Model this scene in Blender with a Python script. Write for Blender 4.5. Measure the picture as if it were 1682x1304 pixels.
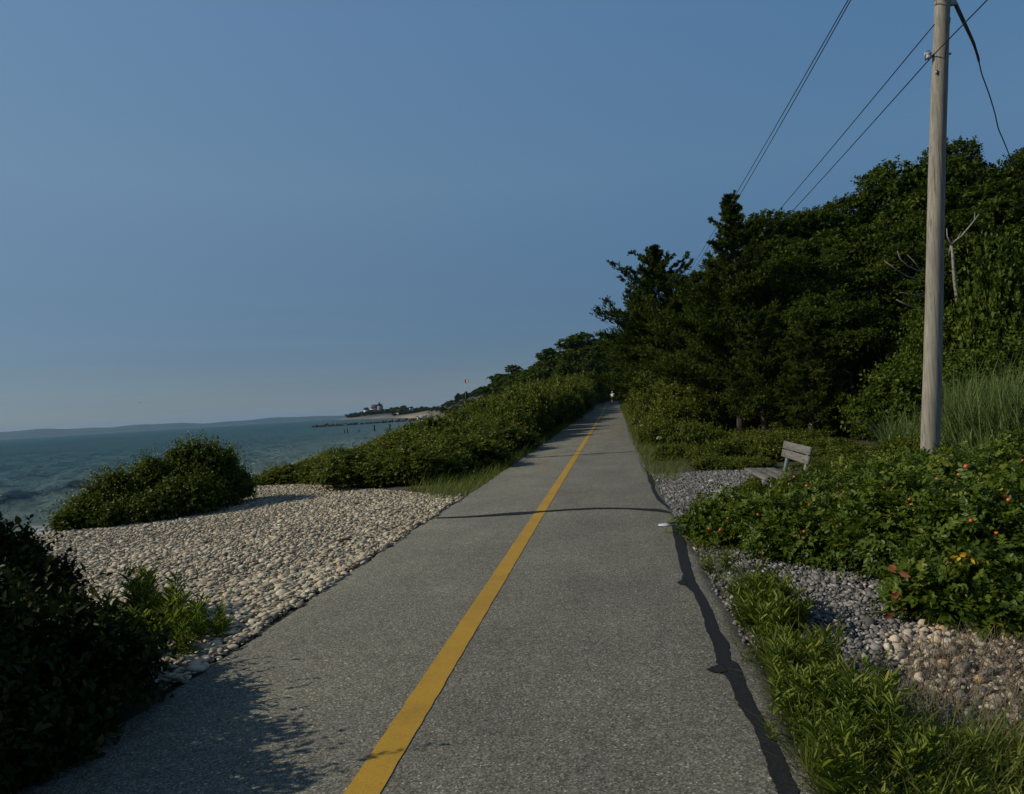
import bpy, bmesh, math
import numpy as np
from mathutils import Matrix, Vector

S = bpy.context.scene
for o in list(bpy.data.objects):
    bpy.data.objects.remove(o)
COL = S.collection
R = math.radians

# ------------------------------------------------------------------ camera, world, sun, exposure
EYE = Vector((0.0, 0.0, 1.55))
FPX = 1215.0
cd = bpy.data.cameras.new('camera')
cd.sensor_fit = 'HORIZONTAL'; cd.sensor_width = 36.0; cd.lens = 36.0 * FPX / 1682.0
cd.clip_start = 0.05; cd.clip_end = 60000
cam = bpy.data.objects.new('camera', cd); COL.objects.link(cam)
CM = Matrix.Rotation(R(7.56), 3, 'Z') @ Matrix.Rotation(R(90 + 0.77), 3, 'X') @ Matrix.Rotation(R(-3.58), 3, 'Z')
cam.matrix_world = Matrix.Translation(EYE) @ CM.to_4x4()
S.camera = cam

SUN_AZ, SUN_EL = 257.0, 33.0            # clockwise from +Y (the way the path runs)
sv = Vector((math.sin(R(SUN_AZ)) * math.cos(R(SUN_EL)), math.cos(R(SUN_AZ)) * math.cos(R(SUN_EL)), math.sin(R(SUN_EL))))
sl = bpy.data.lights.new('sun', 'SUN'); sl.energy = 3.8; sl.angle = R(0.53); sl.color = (1.0, 0.89, 0.72)
so = bpy.data.objects.new('sun', sl); COL.objects.link(so)
so.rotation_euler = sv.to_track_quat('Z', 'Y').to_euler()

W = bpy.data.worlds.new('World'); S.world = W; W.use_nodes = True
wn = W.node_tree; wn.nodes.clear()
wo = wn.nodes.new('ShaderNodeOutputWorld'); bg = wn.nodes.new('ShaderNodeBackground')
sky = wn.nodes.new('ShaderNodeTexSky'); sky.sky_type = 'NISHITA'; sky.sun_disc = False
sky.sun_elevation = R(SUN_EL); sky.sun_rotation = R(SUN_AZ)
sky.air_density = 1.0; sky.dust_density = 0.0; sky.ozone_density = 4.0; sky.altitude = 0
# the sky of a hazy summer afternoon is far more even than the clear model: a share of it over a veil, its unseen zenith darkened to cut fill light
wt = wn.nodes.new('ShaderNodeTexCoord'); wx = wn.nodes.new('ShaderNodeSeparateXYZ'); wr = wn.nodes.new('ShaderNodeValToRGB')
wn.links.new(wt.outputs['Generated'], wx.inputs[0]); wn.links.new(wx.outputs['Z'], wr.inputs[0])
el = wr.color_ramp.elements
while len(el) < 5: el.new(.5)
for e, (p_, c_) in zip(el, ((0, (.004, .028, .090)), (.06, (.004, .034, .100)), (.29, (.058, .128, .212)), (.47, (.050, .130, .250)), (1, (.008, .026, .060)))):
    e.position = p_; e.color = (c_[0], c_[1], c_[2], 1)
def wmul(src, f):
    n = wn.nodes.new('ShaderNodeVectorMath'); n.operation = 'SCALE'; n.inputs['Scale'].default_value = f
    wn.links.new(src, n.inputs[0]); return n.outputs[0]
wa = wn.nodes.new('ShaderNodeVectorMath'); wa.operation = 'ADD'
wn.links.new(wmul(sky.outputs[0], .28), wa.inputs[0]); wn.links.new(wmul(wr.outputs[0], 10.0), wa.inputs[1])
# the veil is brighter on the side of the sun
wd = wn.nodes.new('ShaderNodeVectorMath'); wd.operation = 'DOT_PRODUCT'; wn.links.new(wt.outputs['Generated'], wd.inputs[0]); wd.inputs[1].default_value = sv
wm_ = wn.nodes.new('ShaderNodeMapRange'); wm_.inputs['From Min'].default_value = -.25; wm_.inputs['From Max'].default_value = 1.0; wn.links.new(wd.outputs['Value'], wm_.inputs['Value'])
wg = wn.nodes.new('ShaderNodeVectorMath'); wg.operation = 'SCALE'; wg.inputs[0].default_value = (.75, .75, .55); wn.links.new(wm_.outputs[0], wg.inputs['Scale'])
wb = wn.nodes.new('ShaderNodeVectorMath'); wb.operation = 'ADD'; wn.links.new(wa.outputs[0], wb.inputs[0]); wn.links.new(wg.outputs[0], wb.inputs[1]); wa = wb
wmp = wn.nodes.new('ShaderNodeMapping'); wmp.inputs['Scale'].default_value = (2.2, 2.2, 42); wn.links.new(wt.outputs['Generated'], wmp.inputs[0])
wno = wn.nodes.new('ShaderNodeTexNoise'); wno.inputs['Scale'].default_value = 1.0; wno.inputs['Detail'].default_value = 4; wn.links.new(wmp.outputs[0], wno.inputs['Vector'])
wcr = wn.nodes.new('ShaderNodeMapRange'); wcr.inputs['From Min'].default_value = .38; wcr.inputs['From Max'].default_value = .62; wcr.inputs['To Min'].default_value = .965; wcr.inputs['To Max'].default_value = 1.02; wn.links.new(wno.outputs['Fac'], wcr.inputs['Value'])
wzr = wn.nodes.new('ShaderNodeMapRange'); wzr.inputs['From Min'].default_value = .05; wzr.inputs['From Max'].default_value = .20; wn.links.new(wx.outputs['Z'], wzr.inputs['Value'])
wcm = wn.nodes.new('ShaderNodeMix'); wcm.inputs[3].default_value = 1.0; wn.links.new(wzr.outputs[0], wcm.inputs[0]); wn.links.new(wcr.outputs[0], wcm.inputs[2])
wcs = wn.nodes.new('ShaderNodeVectorMath'); wcs.operation = 'SCALE'; wn.links.new(wa.outputs[0], wcs.inputs[0]); wn.links.new(wcm.outputs[0], wcs.inputs['Scale']); wa = wcs
wn.links.new(wa.outputs[0], bg.inputs[0]); bg.inputs[1].default_value = 0.10
wn.links.new(bg.outputs[0], wo.inputs[0])

S.view_settings.view_transform = 'Standard'; S.view_settings.look = 'None'
S.view_settings.exposure = 0.0; S.view_settings.gamma = 1.0
S.cycles.use_denoising = True
S.cycles.sample_clamp_direct = 4.0; S.cycles.sample_clamp_indirect = 4.0
S.cycles.max_bounces = 6; S.cycles.diffuse_bounces = 2; S.cycles.glossy_bounces = 2
S.cycles.transmission_bounces = 3; S.cycles.transparent_max_bounces = 6

# ------------------------------------------------------------------ helpers: points from the photograph's rays at real distances
def ray(px, py):
    return CM @ Vector(((px - 841.0) / FPX, -(py - 652.0) / FPX, -1.0))
def at(px, py, d):
    return EYE + ray(px, py) * d
def onz(px, py, z):
    r = ray(px, py)
    return EYE + r * ((z - EYE.z) / r.z)
def horizon_y(px):
    return 721.0 - 0.0625 * px
def col(px, d):                      # plan position of a column of the photograph at distance d
    p = at(px, horizon_y(px), d); return p.x, p.y

# ------------------------------------------------------------------ mesh tools
class Geo:
    def __init__(s): s.v = []; s.f = {}; s.a = {}; s.n = 0
    def add(s, V, F, var=None):
        V = np.asarray(V, dtype=np.float64).reshape(-1, 3)
        if not isinstance(F, (list, tuple)): F = [F]
        for f in F:
            f = np.asarray(f, dtype=np.int64)
            k = f.shape[1]
            a = np.zeros(len(f)) if var is None else (np.full(len(f), var) if np.isscalar(var) else np.asarray(var, float))
            s.f.setdefault(k, []).append(f + s.n); s.a.setdefault(k, []).append(a)
        s.v.append(V); s.n += len(V)
    def mesh(s, name, m, smooth=False):
        me = bpy.data.meshes.new(name)
        V = np.concatenate(s.v)
        ks = sorted(s.f)
        fl = [np.concatenate(s.f[k]) for k in ks]
        av = np.concatenate([np.concatenate(s.a[k]) for k in ks])
        loops = np.concatenate([f.ravel() for f in fl]).astype(np.int32)
        tot = np.concatenate([np.full(len(f), f.shape[1]) for f in fl]).astype(np.int32)
        start = np.concatenate([[0], np.cumsum(tot)[:-1]]).astype(np.int32)
        me.vertices.add(len(V)); me.vertices.foreach_set('co', V.astype(np.float32).ravel())
        me.loops.add(len(loops)); me.loops.foreach_set('vertex_index', loops)
        me.polygons.add(len(tot)); me.polygons.foreach_set('loop_start', start); me.polygons.foreach_set('loop_total', tot)
        if smooth: me.polygons.foreach_set('use_smooth', np.ones(len(tot), dtype=bool))
        at_ = me.attributes.new('var', 'FLOAT', 'FACE'); at_.data.foreach_set('value', av.astype(np.float32))
        me.update(calc_edges=True)
        me.materials.append(m)
        return me
    def obj(s, name, m, parent=None, smooth=False):
        o = bpy.data.objects.new(name, s.mesh(name, m, smooth)); COL.objects.link(o)
        if parent is not None: o.parent = parent
        return o

def tag(o, label=None, cat=None, group=None, kind=None):
    if label: o['label'] = label
    if cat: o['category'] = cat
    if group: o['group'] = group
    if kind: o['kind'] = kind
    return o
def thing(name, label, cat, loc=(0, 0, 0), group=None, rz=0.0):
    o = bpy.data.objects.new(name, None); COL.objects.link(o); o.empty_display_size = 0.2
    o.location = loc; o.rotation_euler = (0, 0, rz)
    return tag(o, label, cat, group)
def link_mesh(name, me, parent):
    o = bpy.data.objects.new(name, me); COL.objects.link(o); o.parent = parent
    return o
def dup(root, loc, rz=0.0, sc=(1, 1, 1), label=None, group=None):
    r = root.copy(); COL.objects.link(r); r.location = loc; r.rotation_euler = (0, 0, rz); r.scale = sc
    if label: r['label'] = label
    if group: r['group'] = group
    for ch in list(root.children):
        c = ch.copy(); COL.objects.link(c); c.parent = r
        for g in ch.children:
            d = g.copy(); COL.objects.link(d); d.parent = c
    return r

def unit(a):
    return a / np.maximum(np.linalg.norm(a, axis=-1, keepdims=True), 1e-9)

def tube(g, pts, rad, n=6, var=0.0, caps=True):
    P = np.asarray(pts, float); k = len(P)
    rad = np.full(k, rad) if np.isscalar(rad) else np.asarray(rad, float)
    T = unit(np.gradient(P, axis=0))
    ref = np.array([0.31, 0.22, 0.92]) if abs(T[0] @ np.array([0.31, 0.22, 0.92])) < 0.9 else np.array([1.0, 0.1, 0])
    A = unit(np.cross(T, ref)); B = np.cross(T, A)
    th = np.arange(n) / n * 2 * np.pi
    V = P[:, None, :] + rad[:, None, None] * (np.cos(th)[None, :, None] * A[:, None, :] + np.sin(th)[None, :, None] * B[:, None, :])
    i = np.arange(k - 1)[:, None] * n; j = np.arange(n)[None, :]; j2 = (j + 1) % n
    F = np.stack([i + j, i + j2, i + n + j2, i + n + j], -1).reshape(-1, 4)
    Fs = [F]
    if caps: Fs.append(np.array([list(range(n))[::-1]])); Fs.append(np.array([[(k - 1) * n + q for q in range(n)]]))
    g.add(V.reshape(-1, 3), Fs, var)

def box(g, c, s, M=None, var=0.0, bev=0.0):
    """a box with chamfered edges: centre c, size s, optional 3x3 rotation"""
    bm = bmesh.new(); bmesh.ops.create_cube(bm, size=1.0)
    for v in bm.verts: v.co = Vector((v.co.x * s[0], v.co.y * s[1], v.co.z * s[2]))
    if bev > 0: bmesh.ops.bevel(bm, geom=list(bm.edges), offset=bev, segments=1, affect='EDGES')
    if M is not None: bmesh.ops.transform(bm, matrix=M.to_4x4(), verts=bm.verts)
    bm.verts.index_update()
    V = np.array([[v.co.x + c[0], v.co.y + c[1], v.co.z + c[2]] for v in bm.verts])
    d = {}
    for f in bm.faces: d.setdefault(len(f.verts), []).append([v.index for v in f.verts])
    bm.free()
    g.add(V, [np.array(x) for x in d.values()], var)

def ico(sub):
    bm = bmesh.new(); bmesh.ops.create_icosphere(bm, subdivisions=sub, radius=1.0)
    bm.verts.index_update()
    V = np.array([v.co[:] for v in bm.verts]); F = np.array([[v.index for v in f.verts] for f in bm.faces]); bm.free()
    return V, F
ICO1, ICO2, ICO3 = ico(1), ico(2), ico(3)

def euler_mats(rng, n, tilt):
    a = rng.uniform(0, 2 * np.pi, n); b = rng.normal(0, tilt, n); c = rng.normal(0, tilt, n)
    ca, sa, cb, sb, cc, sc = np.cos(a), np.sin(a), np.cos(b), np.sin(b), np.cos(c), np.sin(c)
    z = np.zeros(n); o = np.ones(n)
    Rz = np.stack([ca, -sa, z, sa, ca, z, z, z, o], -1).reshape(n, 3, 3)
    Rx = np.stack([o, z, z, z, cb, -sb, z, sb, cb], -1).reshape(n, 3, 3)
    Ry = np.stack([cc, z, sc, z, o, z, -sc, z, cc], -1).reshape(n, 3, 3)
    return Rx @ Ry @ Rz
def stones(g, rng, P, size, base, rough=0.12, flat=0.5, tilt=0.25, var=None):
    """one lumpy pebble at every point P; size = half length"""
    n = len(P); V, F = base
    s = np.stack([size, size * rng.uniform(0.6, 0.9, n), size * flat * rng.uniform(0.7, 1.3, n)], -1)
    M = euler_mats(rng, n, tilt)
    X = np.repeat(V[None], n, 0) * (1 + rng.normal(0, rough, (n, len(V), 1)))
    X = (X * s[:, None, :]) @ M.transpose(0, 2, 1) + P[:, None, :]
    FF = (F[None] + (np.arange(n) * len(V))[:, None, None]).reshape(-1, 3)
    var = rng.uniform(0, 1, n) if var is None else var
    g.add(X.reshape(-1, 3), FF, np.repeat(var, len(F)))

# ------------------------------------------------------------------ leaves
def leaves(g, P, D, N, L, Wd, var, oval=False, fold=0.18, droop=0.12):
    D = unit(D); Sd = unit(np.cross(D, N)); Nn = np.cross(Sd, D)
    n = len(P); L = np.broadcast_to(L, n)[:, None]; Wd = np.broadcast_to(Wd, n)[:, None]
    up = Nn * Wd * fold; dr = np.array([0, 0, -1.0]) * L * droop
    if not oval:
        V = np.stack([P, P + D * L * .45 + Sd * Wd * .5 + up, P + D * L + dr, P + D * L * .45 - Sd * Wd * .5 + up], 1)
        g.add(V.reshape(-1, 3), np.arange(n * 4).reshape(n, 4), var)
    else:
        V = np.stack([P, P + D * L * .28 + Sd * Wd * .46 + up, P + D * L * .66 + Sd * Wd * .40 + up + dr * .4, P + D * L + dr,
                      P + D * L * .66 - Sd * Wd * .40 + up + dr * .4, P + D * L * .28 - Sd * Wd * .46 + up], 1)
        i = np.arange(n)[:, None] * 6
        g.add(V.reshape(-1, 3), np.concatenate([i + np.array([[0, 1, 2, 3]]), i + np.array([[0, 3, 4, 5]])]), np.concatenate([var, var]))

def lobe_points(rng, lobes, n, lo=0.62, hi=1.0, zmin=-0.45, keep=0.72):
    """points in the outer skins of a union of ellipsoids (cx,cy,cz,rx,ry,rz)"""
    Lb = np.asarray(lobes, float)
    area = (Lb[:, 3] * Lb[:, 4] + Lb[:, 4] * Lb[:, 5] + Lb[:, 3] * Lb[:, 5]); area /= area.sum()
    outP, outN, cnt = [], [], 0
    while cnt < n:
        m = int((n - cnt) * 1.6) + 50
        k = rng.choice(len(Lb), m, p=area)
        w = unit(rng.normal(0, 1, (m, 3)))
        ok = w[:, 2] > zmin; w, k = w[ok], k[ok]
        rho = rng.uniform(lo ** 2, hi ** 2, len(w)) ** .5
        P = Lb[k, :3] + Lb[k, 3:] * w * rho[:, None]
        Nn = unit(w / Lb[k, 3:])
        inside = np.zeros(len(P), bool)
        for q in range(len(Lb)):
            d = np.linalg.norm((P - Lb[q, :3]) / Lb[q, 3:], axis=1)
            inside |= (d < keep) & (k != q)
        sel = ~inside & (P[:, 2] > 0.0)
        if not sel.any(): break
        outP.append(P[sel]); outN.append(Nn[sel]); cnt += sel.sum()
    return np.concatenate(outP)[:n], np.concatenate(outN)[:n]

def shoots(g, rng, P, Nn, length, k, leafL, leafW, oval=False, up=0.45, spread=0.85, pinnate=0, var_bias=None, flat=0.45, gst=None, jitter=.5):
    """short leafy shoots growing from P: k leaves up each of them"""
    n = len(P)
    D = unit(Nn * 0.8 + np.array([0, 0, up]) + rng.normal(0, jitter, (n, 3)))
    Ls = length * rng.uniform(0.55, 1.35, n)
    t = (np.arange(k) + 0.4) / k
    bend = np.array([0, 0, -0.25])
    pos = P[:, None] + D[:, None] * (Ls[:, None] * t[None])[..., None] + bend * (Ls[:, None] * t[None] ** 2)[..., None]
    a = rng.uniform(0, 6.28, n)[:, None] + np.arange(k)[None] * 2.4 + rng.normal(0, .4, (n, k))
    ref = unit(np.cross(D, rng.normal(0, 1, (n, 3)))); oth = np.cross(D, ref)
    rad = ref[:, None] * np.cos(a)[..., None] + oth[:, None] * np.sin(a)[..., None]
    ld = unit(D[:, None] * 0.55 + rad * spread + np.array([0, 0, 0.12]))
    nr = unit(np.array([0, 0, flat]) + D[:, None] * 0.35 + Nn[:, None] * .35 + rng.normal(0, .5, (n, k, 3)))
    vs = rng.normal(0.5, 0.16, n)
    if var_bias is not None: vs = vs + var_bias
    var = np.clip(vs[:, None] + rng.normal(0, .13, (n, k)) + (t[None] - .5) * .22, 0, 1)
    sz = rng.uniform(.7, 1.25, (n, k))
    pos, ld, nr, var, sz = pos.reshape(-1, 3), ld.reshape(-1, 3), nr.reshape(-1, 3), var.ravel(), sz.ravel()
    if not pinnate:
        leaves(g, pos, ld, nr, leafL * sz, leafW * sz, var, oval)
    else:
        side = unit(np.cross(ld, nr)); Rl = leafL * 2.6 * sz
        sp = [(1.0, 0)]
        for q in range((pinnate - 1) // 2):
            tt = 0.32 + 0.6 * q / max(1, (pinnate - 1) // 2 - 1 + 1e-6) * .8
            sp += [(tt, 1), (tt, -1)]
        for tt, s_ in sp:
            b = pos + ld * (Rl * tt)[:, None] + np.array([0, 0, -1.0]) * (Rl * .12 * tt)[:, None]
            d_ = ld if s_ == 0 else unit(ld * .55 + side * s_ * .85)
            leaves(g, b, d_ + rng.normal(0, .12, d_.shape), nr + rng.normal(0, .2, nr.shape), leafL * sz, leafW * sz, np.clip(var + rng.normal(0, .06, len(var)), 0, 1), oval)
    if gst is not None:
        V = np.stack([P - D * 0.04, P + D * Ls[:, None] + bend * Ls[:, None], P + ref * .006], 1)
        gst.add(V.reshape(-1, 3), np.arange(n * 3).reshape(n, 3), .5)

def blades(g, rng, P, H, wd, lean=0.35, curl=0.35, var=None, wind=(0.15, 0.05)):
    n = len(P); H = np.broadcast_to(H, n).astype(float); wd = np.broadcast_to(wd, n).astype(float)
    a = rng.uniform(0, 6.28, n)
    D = np.stack([np.cos(a), np.sin(a), np.zeros(n)], -1); Sd = np.stack([-np.sin(a), np.cos(a), np.zeros(n)], -1)
    ln = np.abs(rng.normal(0, lean, n)); cu = np.abs(rng.normal(curl, curl * .5, n))
    rows = []
    for t, w in ((0, .8), (.4, 1.0), (.75, .7), (1.0, .08)):
        z = H * (t - .35 * cu * t * t); out = H * (ln * t + cu * t * t)
        c = P + D * out[:, None] + np.stack([z * 0 + wind[0] * H * t * t, z * 0 + wind[1] * H * t * t, z], -1)
        rows += [c - Sd * (wd * w * .5)[:, None], c + Sd * (wd * w * .5)[:, None]]
    V = np.stack(rows, 1).reshape(-1, 3)
    i = np.arange(n)[:, None] * 8
    F = np.concatenate([i + np.array([[0, 1, 3, 2]]), i + np.array([[2, 3, 5, 4]]), i + np.array([[4, 5, 7, 6]])])
    var = np.clip(rng.normal(.5, .2, n), 0, 1) if var is None else var
    g.add(V, F, np.tile(var, 3))

# ------------------------------------------------------------------ materials
def mat(name):
    m = bpy.data.materials.new(name); m.use_nodes = True
    nt = m.node_tree; nt.nodes.clear()
    out = nt.nodes.new('ShaderNodeOutputMaterial'); b = nt.nodes.new('ShaderNodeBsdfPrincipled')
    nt.links.new(b.outputs[0], out.inputs[0])
    return m, nt, b, out
def node(nt, t, **kw):
    n = nt.nodes.new(t)
    for k, v in kw.items(): setattr(n, k, v)
    return n
def ramp(nt, src, stops, interp='LINEAR'):
    r = node(nt, 'ShaderNodeValToRGB'); r.color_ramp.interpolation = interp
    e = r.color_ramp.elements
    while len(e) < len(stops): e.new(0.5)
    for x, (p, c) in zip(e, stops):
        x.position = p; x.color = (*c, 1) if len(c) == 3 else c
    nt.links.new(src, r.inputs[0]); return r.outputs[0]
def noise(nt, vec, scale, detail=4, rough=.55, dist=0.0):
    n = node(nt, 'ShaderNodeTexNoise'); n.inputs['Scale'].default_value = scale; n.inputs['Detail'].default_value = detail
    n.inputs['Roughness'].default_value = rough; n.inputs['Distortion'].default_value = dist
    if vec is not None: nt.links.new(vec, n.inputs['Vector'])
    return n.outputs['Fac']
def mixc(nt, fac, a, b, mode='MIX'):
    m = node(nt, 'ShaderNodeMix', data_type='RGBA', blend_type=mode)
    for i, x in ((0, fac), (6, a), (7, b)):
        if hasattr(x, 'is_linked') or hasattr(x, 'links'): nt.links.new(x, m.inputs[i])
        else: m.inputs[i].default_value = x if np.isscalar(x) else (*x, 1)
    return m.outputs[2]
def coords(nt, stretch=(1, 1, 1), kind='Object'):
    tc = node(nt, 'ShaderNodeTexCoord'); mp = node(nt, 'ShaderNodeMapping'); mp.inputs['Scale'].default_value = stretch
    nt.links.new(tc.outputs[kind], mp.inputs[0]); return mp.outputs[0]
def bump(nt, b, h, strength, dist):
    n = node(nt, 'ShaderNodeBump'); n.inputs['Strength'].default_value = strength; n.inputs['Distance'].default_value = dist
    nt.links.new(h, n.inputs['Height']); nt.links.new(n.outputs[0], b.inputs['Normal']); return n
def attr(nt, name='var'):
    return node(nt, 'ShaderNodeAttribute', attribute_name=name).outputs['Fac']

def leaf_mat(name, stops, rough=.5, spec=.35, transl=.28):
    m, nt, b, out = mat(name)
    c = ramp(nt, attr(nt), stops)
    nt.links.new(c, b.inputs['Base Color']); b.inputs['Roughness'].default_value = rough
    b.inputs['Specular IOR Level'].default_value = spec
    tr = node(nt, 'ShaderNodeBsdfTranslucent'); mx = node(nt, 'ShaderNodeMixShader'); mx.inputs[0].default_value = transl
    nt.links.new(mixc(nt, 1.0, c, (1.3, 1.4, .5), 'MULTIPLY'), tr.inputs[0])
    nt.links.new(b.outputs[0], mx.inputs[1]); nt.links.new(tr.outputs[0], mx.inputs[2]); nt.links.new(mx.outputs[0], out.inputs[0])
    return m
def plain(name, c, rough=.6, c2=None, scale=8, metal=0.0, spec=.4):
    m, nt, b, out = mat(name)
    v = coords(nt)
    nt.links.new(ramp(nt, noise(nt, v, scale, 5), [(.3, c2 or tuple(x * .75 for x in c)), (.7, c)]), b.inputs['Base Color'])
    b.inputs['Roughness'].default_value = rough; b.inputs['Metallic'].default_value = metal; b.inputs['Specular IOR Level'].default_value = spec
    return m
def bark_mat(name, dark, light, scale=14, zs=.18):
    m, nt, b, out = mat(name)
    v = coords(nt, (1, 1, zs)); n_ = noise(nt, v, scale, 6, .65)
    nt.links.new(ramp(nt, n_, [(.3, dark), (.7, light)]), b.inputs['Base Color']); b.inputs['Roughness'].default_value = .85
    bump(nt, b, n_, .6, .02); return m

M_oak = leaf_mat('oak_leaves', [(0, (.010, .020, .002)), (.5, (.040, .064, .008)), (.85, (.078, .104, .013)), (1, (.110, .130, .024))], .7, .1)
M_cedar = leaf_mat('cedar_leaves', [(0, (.012, .022, .003)), (.5, (.044, .064, .010)), (.88, (.082, .102, .015)), (1, (.130, .092, .022))], .8, .06, .18)
M_hedge = leaf_mat('shrub_leaves', [(0, (.022, .034, .003)), (.5, (.066, .088, .008)), (.8, (.105, .125, .012)), (.90, (.17, .175, .030)), (1, (.21, .195, .045))], .5, .18)
M_rose = leaf_mat('rose_leaves', [(0, (.016, .034, .003)), (.5, (.052, .088, .008)), (.85, (.095, .132, .013)), (1, (.16, .17, .026))], .42, .22)
M_bay = leaf_mat('bayberry_leaves', [(0, (.016, .027, .003)), (.5, (.048, .066, .007)), (.85, (.080, .098, .011)), (1, (.14, .12, .026))], .5, .15)
M_lone = leaf_mat('beach_shrub_leaves', [(0, (.018, .032, .003)), (.5, (.056, .080, .008)), (.85, (.092, .116, .013)), (1, (.15, .14, .03))], .5, .15)
M_shaded = leaf_mat('shade_darkened_leaves', [(0, (.007, .013, .002)), (.5, (.018, .028, .005)), (.85, (.034, .046, .008)), (1, (.070, .062, .016))], .5, .08, .10)  # the near bush's shade is put into the leaf colour, dimmer and less translucent
M_vine = leaf_mat('vine_leaves', [(0, (.020, .038, .003)), (.5, (.050, .080, .008)), (.85, (.088, .118, .014)), (1, (.125, .148, .022))], .55, .12)
M_reed = leaf_mat('reed_blades', [(0, (.048, .078, .022)), (.5, (.100, .145, .045)), (.85, (.145, .185, .062)), (1, (.23, .21, .10))], .6, .2, .3)
M_grass = leaf_mat('grass_blades', [(0, (.045, .070, .010)), (.5, (.105, .135, .022)), (.8, (.15, .165, .032)), (1, (.24, .19, .07))], .6, .2, .35)
M_weed = leaf_mat('weed_leaves', [(0, (.045, .080, .008)), (.5, (.125, .165, .020)), (.85, (.205, .235, .036)), (1, (.30, .27, .07))], .5, .25, .35)
M_yleaf = leaf_mat('yellow_leaves', [(0, (.38, .20, .010)), (.5, (.52, .29, .015)), (1, (.62, .40, .03))], .5, .3, .3)
M_bleaf = leaf_mat('brown_leaves', [(0, (.09, .035, .012)), (.5, (.17, .07, .022)), (1, (.27, .11, .03))], .6, .2, .2)
M_hip = plain('rose_hip_skin', (.52, .14, .028), .4, (.44, .07, .02), 9)
M_purple = leaf_mat('purple_petals', [(0, (.16, .07, .20)), (1, (.30, .15, .34))], .6, .2, .3)
M_bark = bark_mat('bark', (.022, .017, .012), (.075, .060, .045))
M_cbark = bark_mat('cedar_bark', (.026, .021, .016), (.088, .074, .056), 20, .08)
M_dead = bark_mat('dead_wood', (.13, .12, .10), (.30, .28, .24), 20, .3)
M_twig = bark_mat('twigs', (.03, .022, .014), (.085, .065, .045))

# ------------------------------------------------------------------ the lie of the land
YS_P = np.array([-40, 0, 20, 32, 44, 60, 80, 101, 120, 141, 180, 240, 400, 5000.])
ZS_P = np.array([0, 0, 0, .10, .27, .46, .74, 1.05, 1.38, 1.72, 2.0, 2.2, 2.4, 2.4])
XS_P = np.array([0, 0, 0, .07, .19, .30, .39, .48, .62, .80, 2.2, 7.5, 30., 30.])
_yy = np.arange(-40, 420, .5)
_k = np.hanning(47)[1:-1]; _k /= _k.sum()
_zz = np.convolve(np.pad(np.interp(_yy, YS_P, ZS_P), 22, 'edge'), _k, 'valid')
_xx = np.convolve(np.pad(np.interp(_yy, YS_P, XS_P), 22, 'edge'), _k, 'valid')
def pz(y): return np.interp(y, _yy, _zz)
def pxs(y): return np.interp(y, _yy, _xx)
EDGE_L, EDGE_R, LINE_X = -2.70, 0.70, -1.115
SEA = -1.5
CY = np.array([-400, 0, 22, 41, 80, 140, 200, 280, 400, 600, 900, 1120, 1180, 1230, 1400, 6000.])
CX = np.array([-17, -17, -18, -20, -25, -36, -50, -72, -104, -170, -310, -425, -442, -400, 200, 2600.])
def coast(y): return np.interp(y, CY, CX)
def hsh(x, y): return np.sin(x * .9 + 1.3 * np.sin(y * .7)) * np.cos(y * .8 + 1.1 * np.sin(x * .6))
def terrain(x, y):
    x = np.asarray(x, float); y = np.asarray(y, float)
    base = pz(y) - .05
    xe = pxs(y)
    s = x - coast(y)
    wid = np.maximum(EDGE_L + xe - .1 - coast(y) - 7, 1.0)
    t = np.clip(s / 7, 0, 1); u = np.clip((s - 7) / wid, 0, 1)
    left = SEA + (1.2) * t + (base - SEA - 1.2) * u
    z = np.where(s < 0, SEA + np.maximum(s * .12, -3), np.where(x < xe + EDGE_L - .1, left, base))
    rr = np.clip(x - xe - 9, 0, None); z = z + np.minimum(rr * .10, 6) * np.clip((y - 8) / 14, 0, 1)
    # the bluff far along the shore
    hill = 11.5 * np.exp(-((np.clip(s, 0, 400) - 55) / 34) ** 2) * np.clip((y - 230) / 170, 0, 1) * np.clip((760 - y) / 220, 0, 1)
    hill = np.where(s > 55, 11.5 * np.clip((y - 230) / 170, 0, 1) * np.clip((760 - y) / 220, 0, 1), hill)
    fade = np.clip((np.abs(x - xe + 1) - 8) / 25, 0, 1)
    z = z + np.where(s > 0, hill * fade, 0)
    head = 3.5 * np.clip((y - 800) / 200, 0, 1) * np.clip((s - 6) / 30, 0, 1)
    z = z + np.where(s > 0, head, 0)
    off = np.clip((np.abs(x - xe + 1) - 2.2) / 2, 0, 1)
    return z + np.where(s > -1, .035 * hsh(x, y) * off, 0)
def gz(x, y): return float(terrain(x, y))

# ground sheet
def axis(fine0, fine1, step, lo, hi, ratio):
    a = list(np.arange(fine0, fine1 + 1e-6, step)); d = step; x = fine1
    while x < hi: d *= ratio; x += d; a.append(x)
    d = step; x = fine0; b = []
    while x > lo: d *= ratio; x -= d; b.append(x)
    return np.array(b[::-1] + a)
def grid(xs, ys, zf):
    X, Y = np.meshgrid(xs, ys); Z = zf(X, Y)
    V = np.stack([X, Y, Z], -1).reshape(-1, 3); nx = len(xs)
    i = np.arange(len(ys) - 1)[:, None] * nx + np.arange(nx - 1)[None]
    F = np.stack([i, i + 1, i + nx + 1, i + nx], -1).reshape(-1, 4)
    return V, F
m, nt, b, _ = mat('ground'); v = coords(nt)
n1 = noise(nt, v, .8, 6); n2 = noise(nt, v, 22, 5, .7)
soil = ramp(nt, n1, [(.35, (.026, .030, .011)), (.6, (.050, .044, .026))])
sand = ramp(nt, n2, [(.3, (.20, .165, .115)), (.7, (.34, .29, .215))])
gfac = attr(nt, 'beach')
nt.links.new(mixc(nt, gfac, soil, sand), b.inputs['Base Color']); b.inputs['Roughness'].default_value = .95
bump(nt, b, n2, .5, .03)
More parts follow.
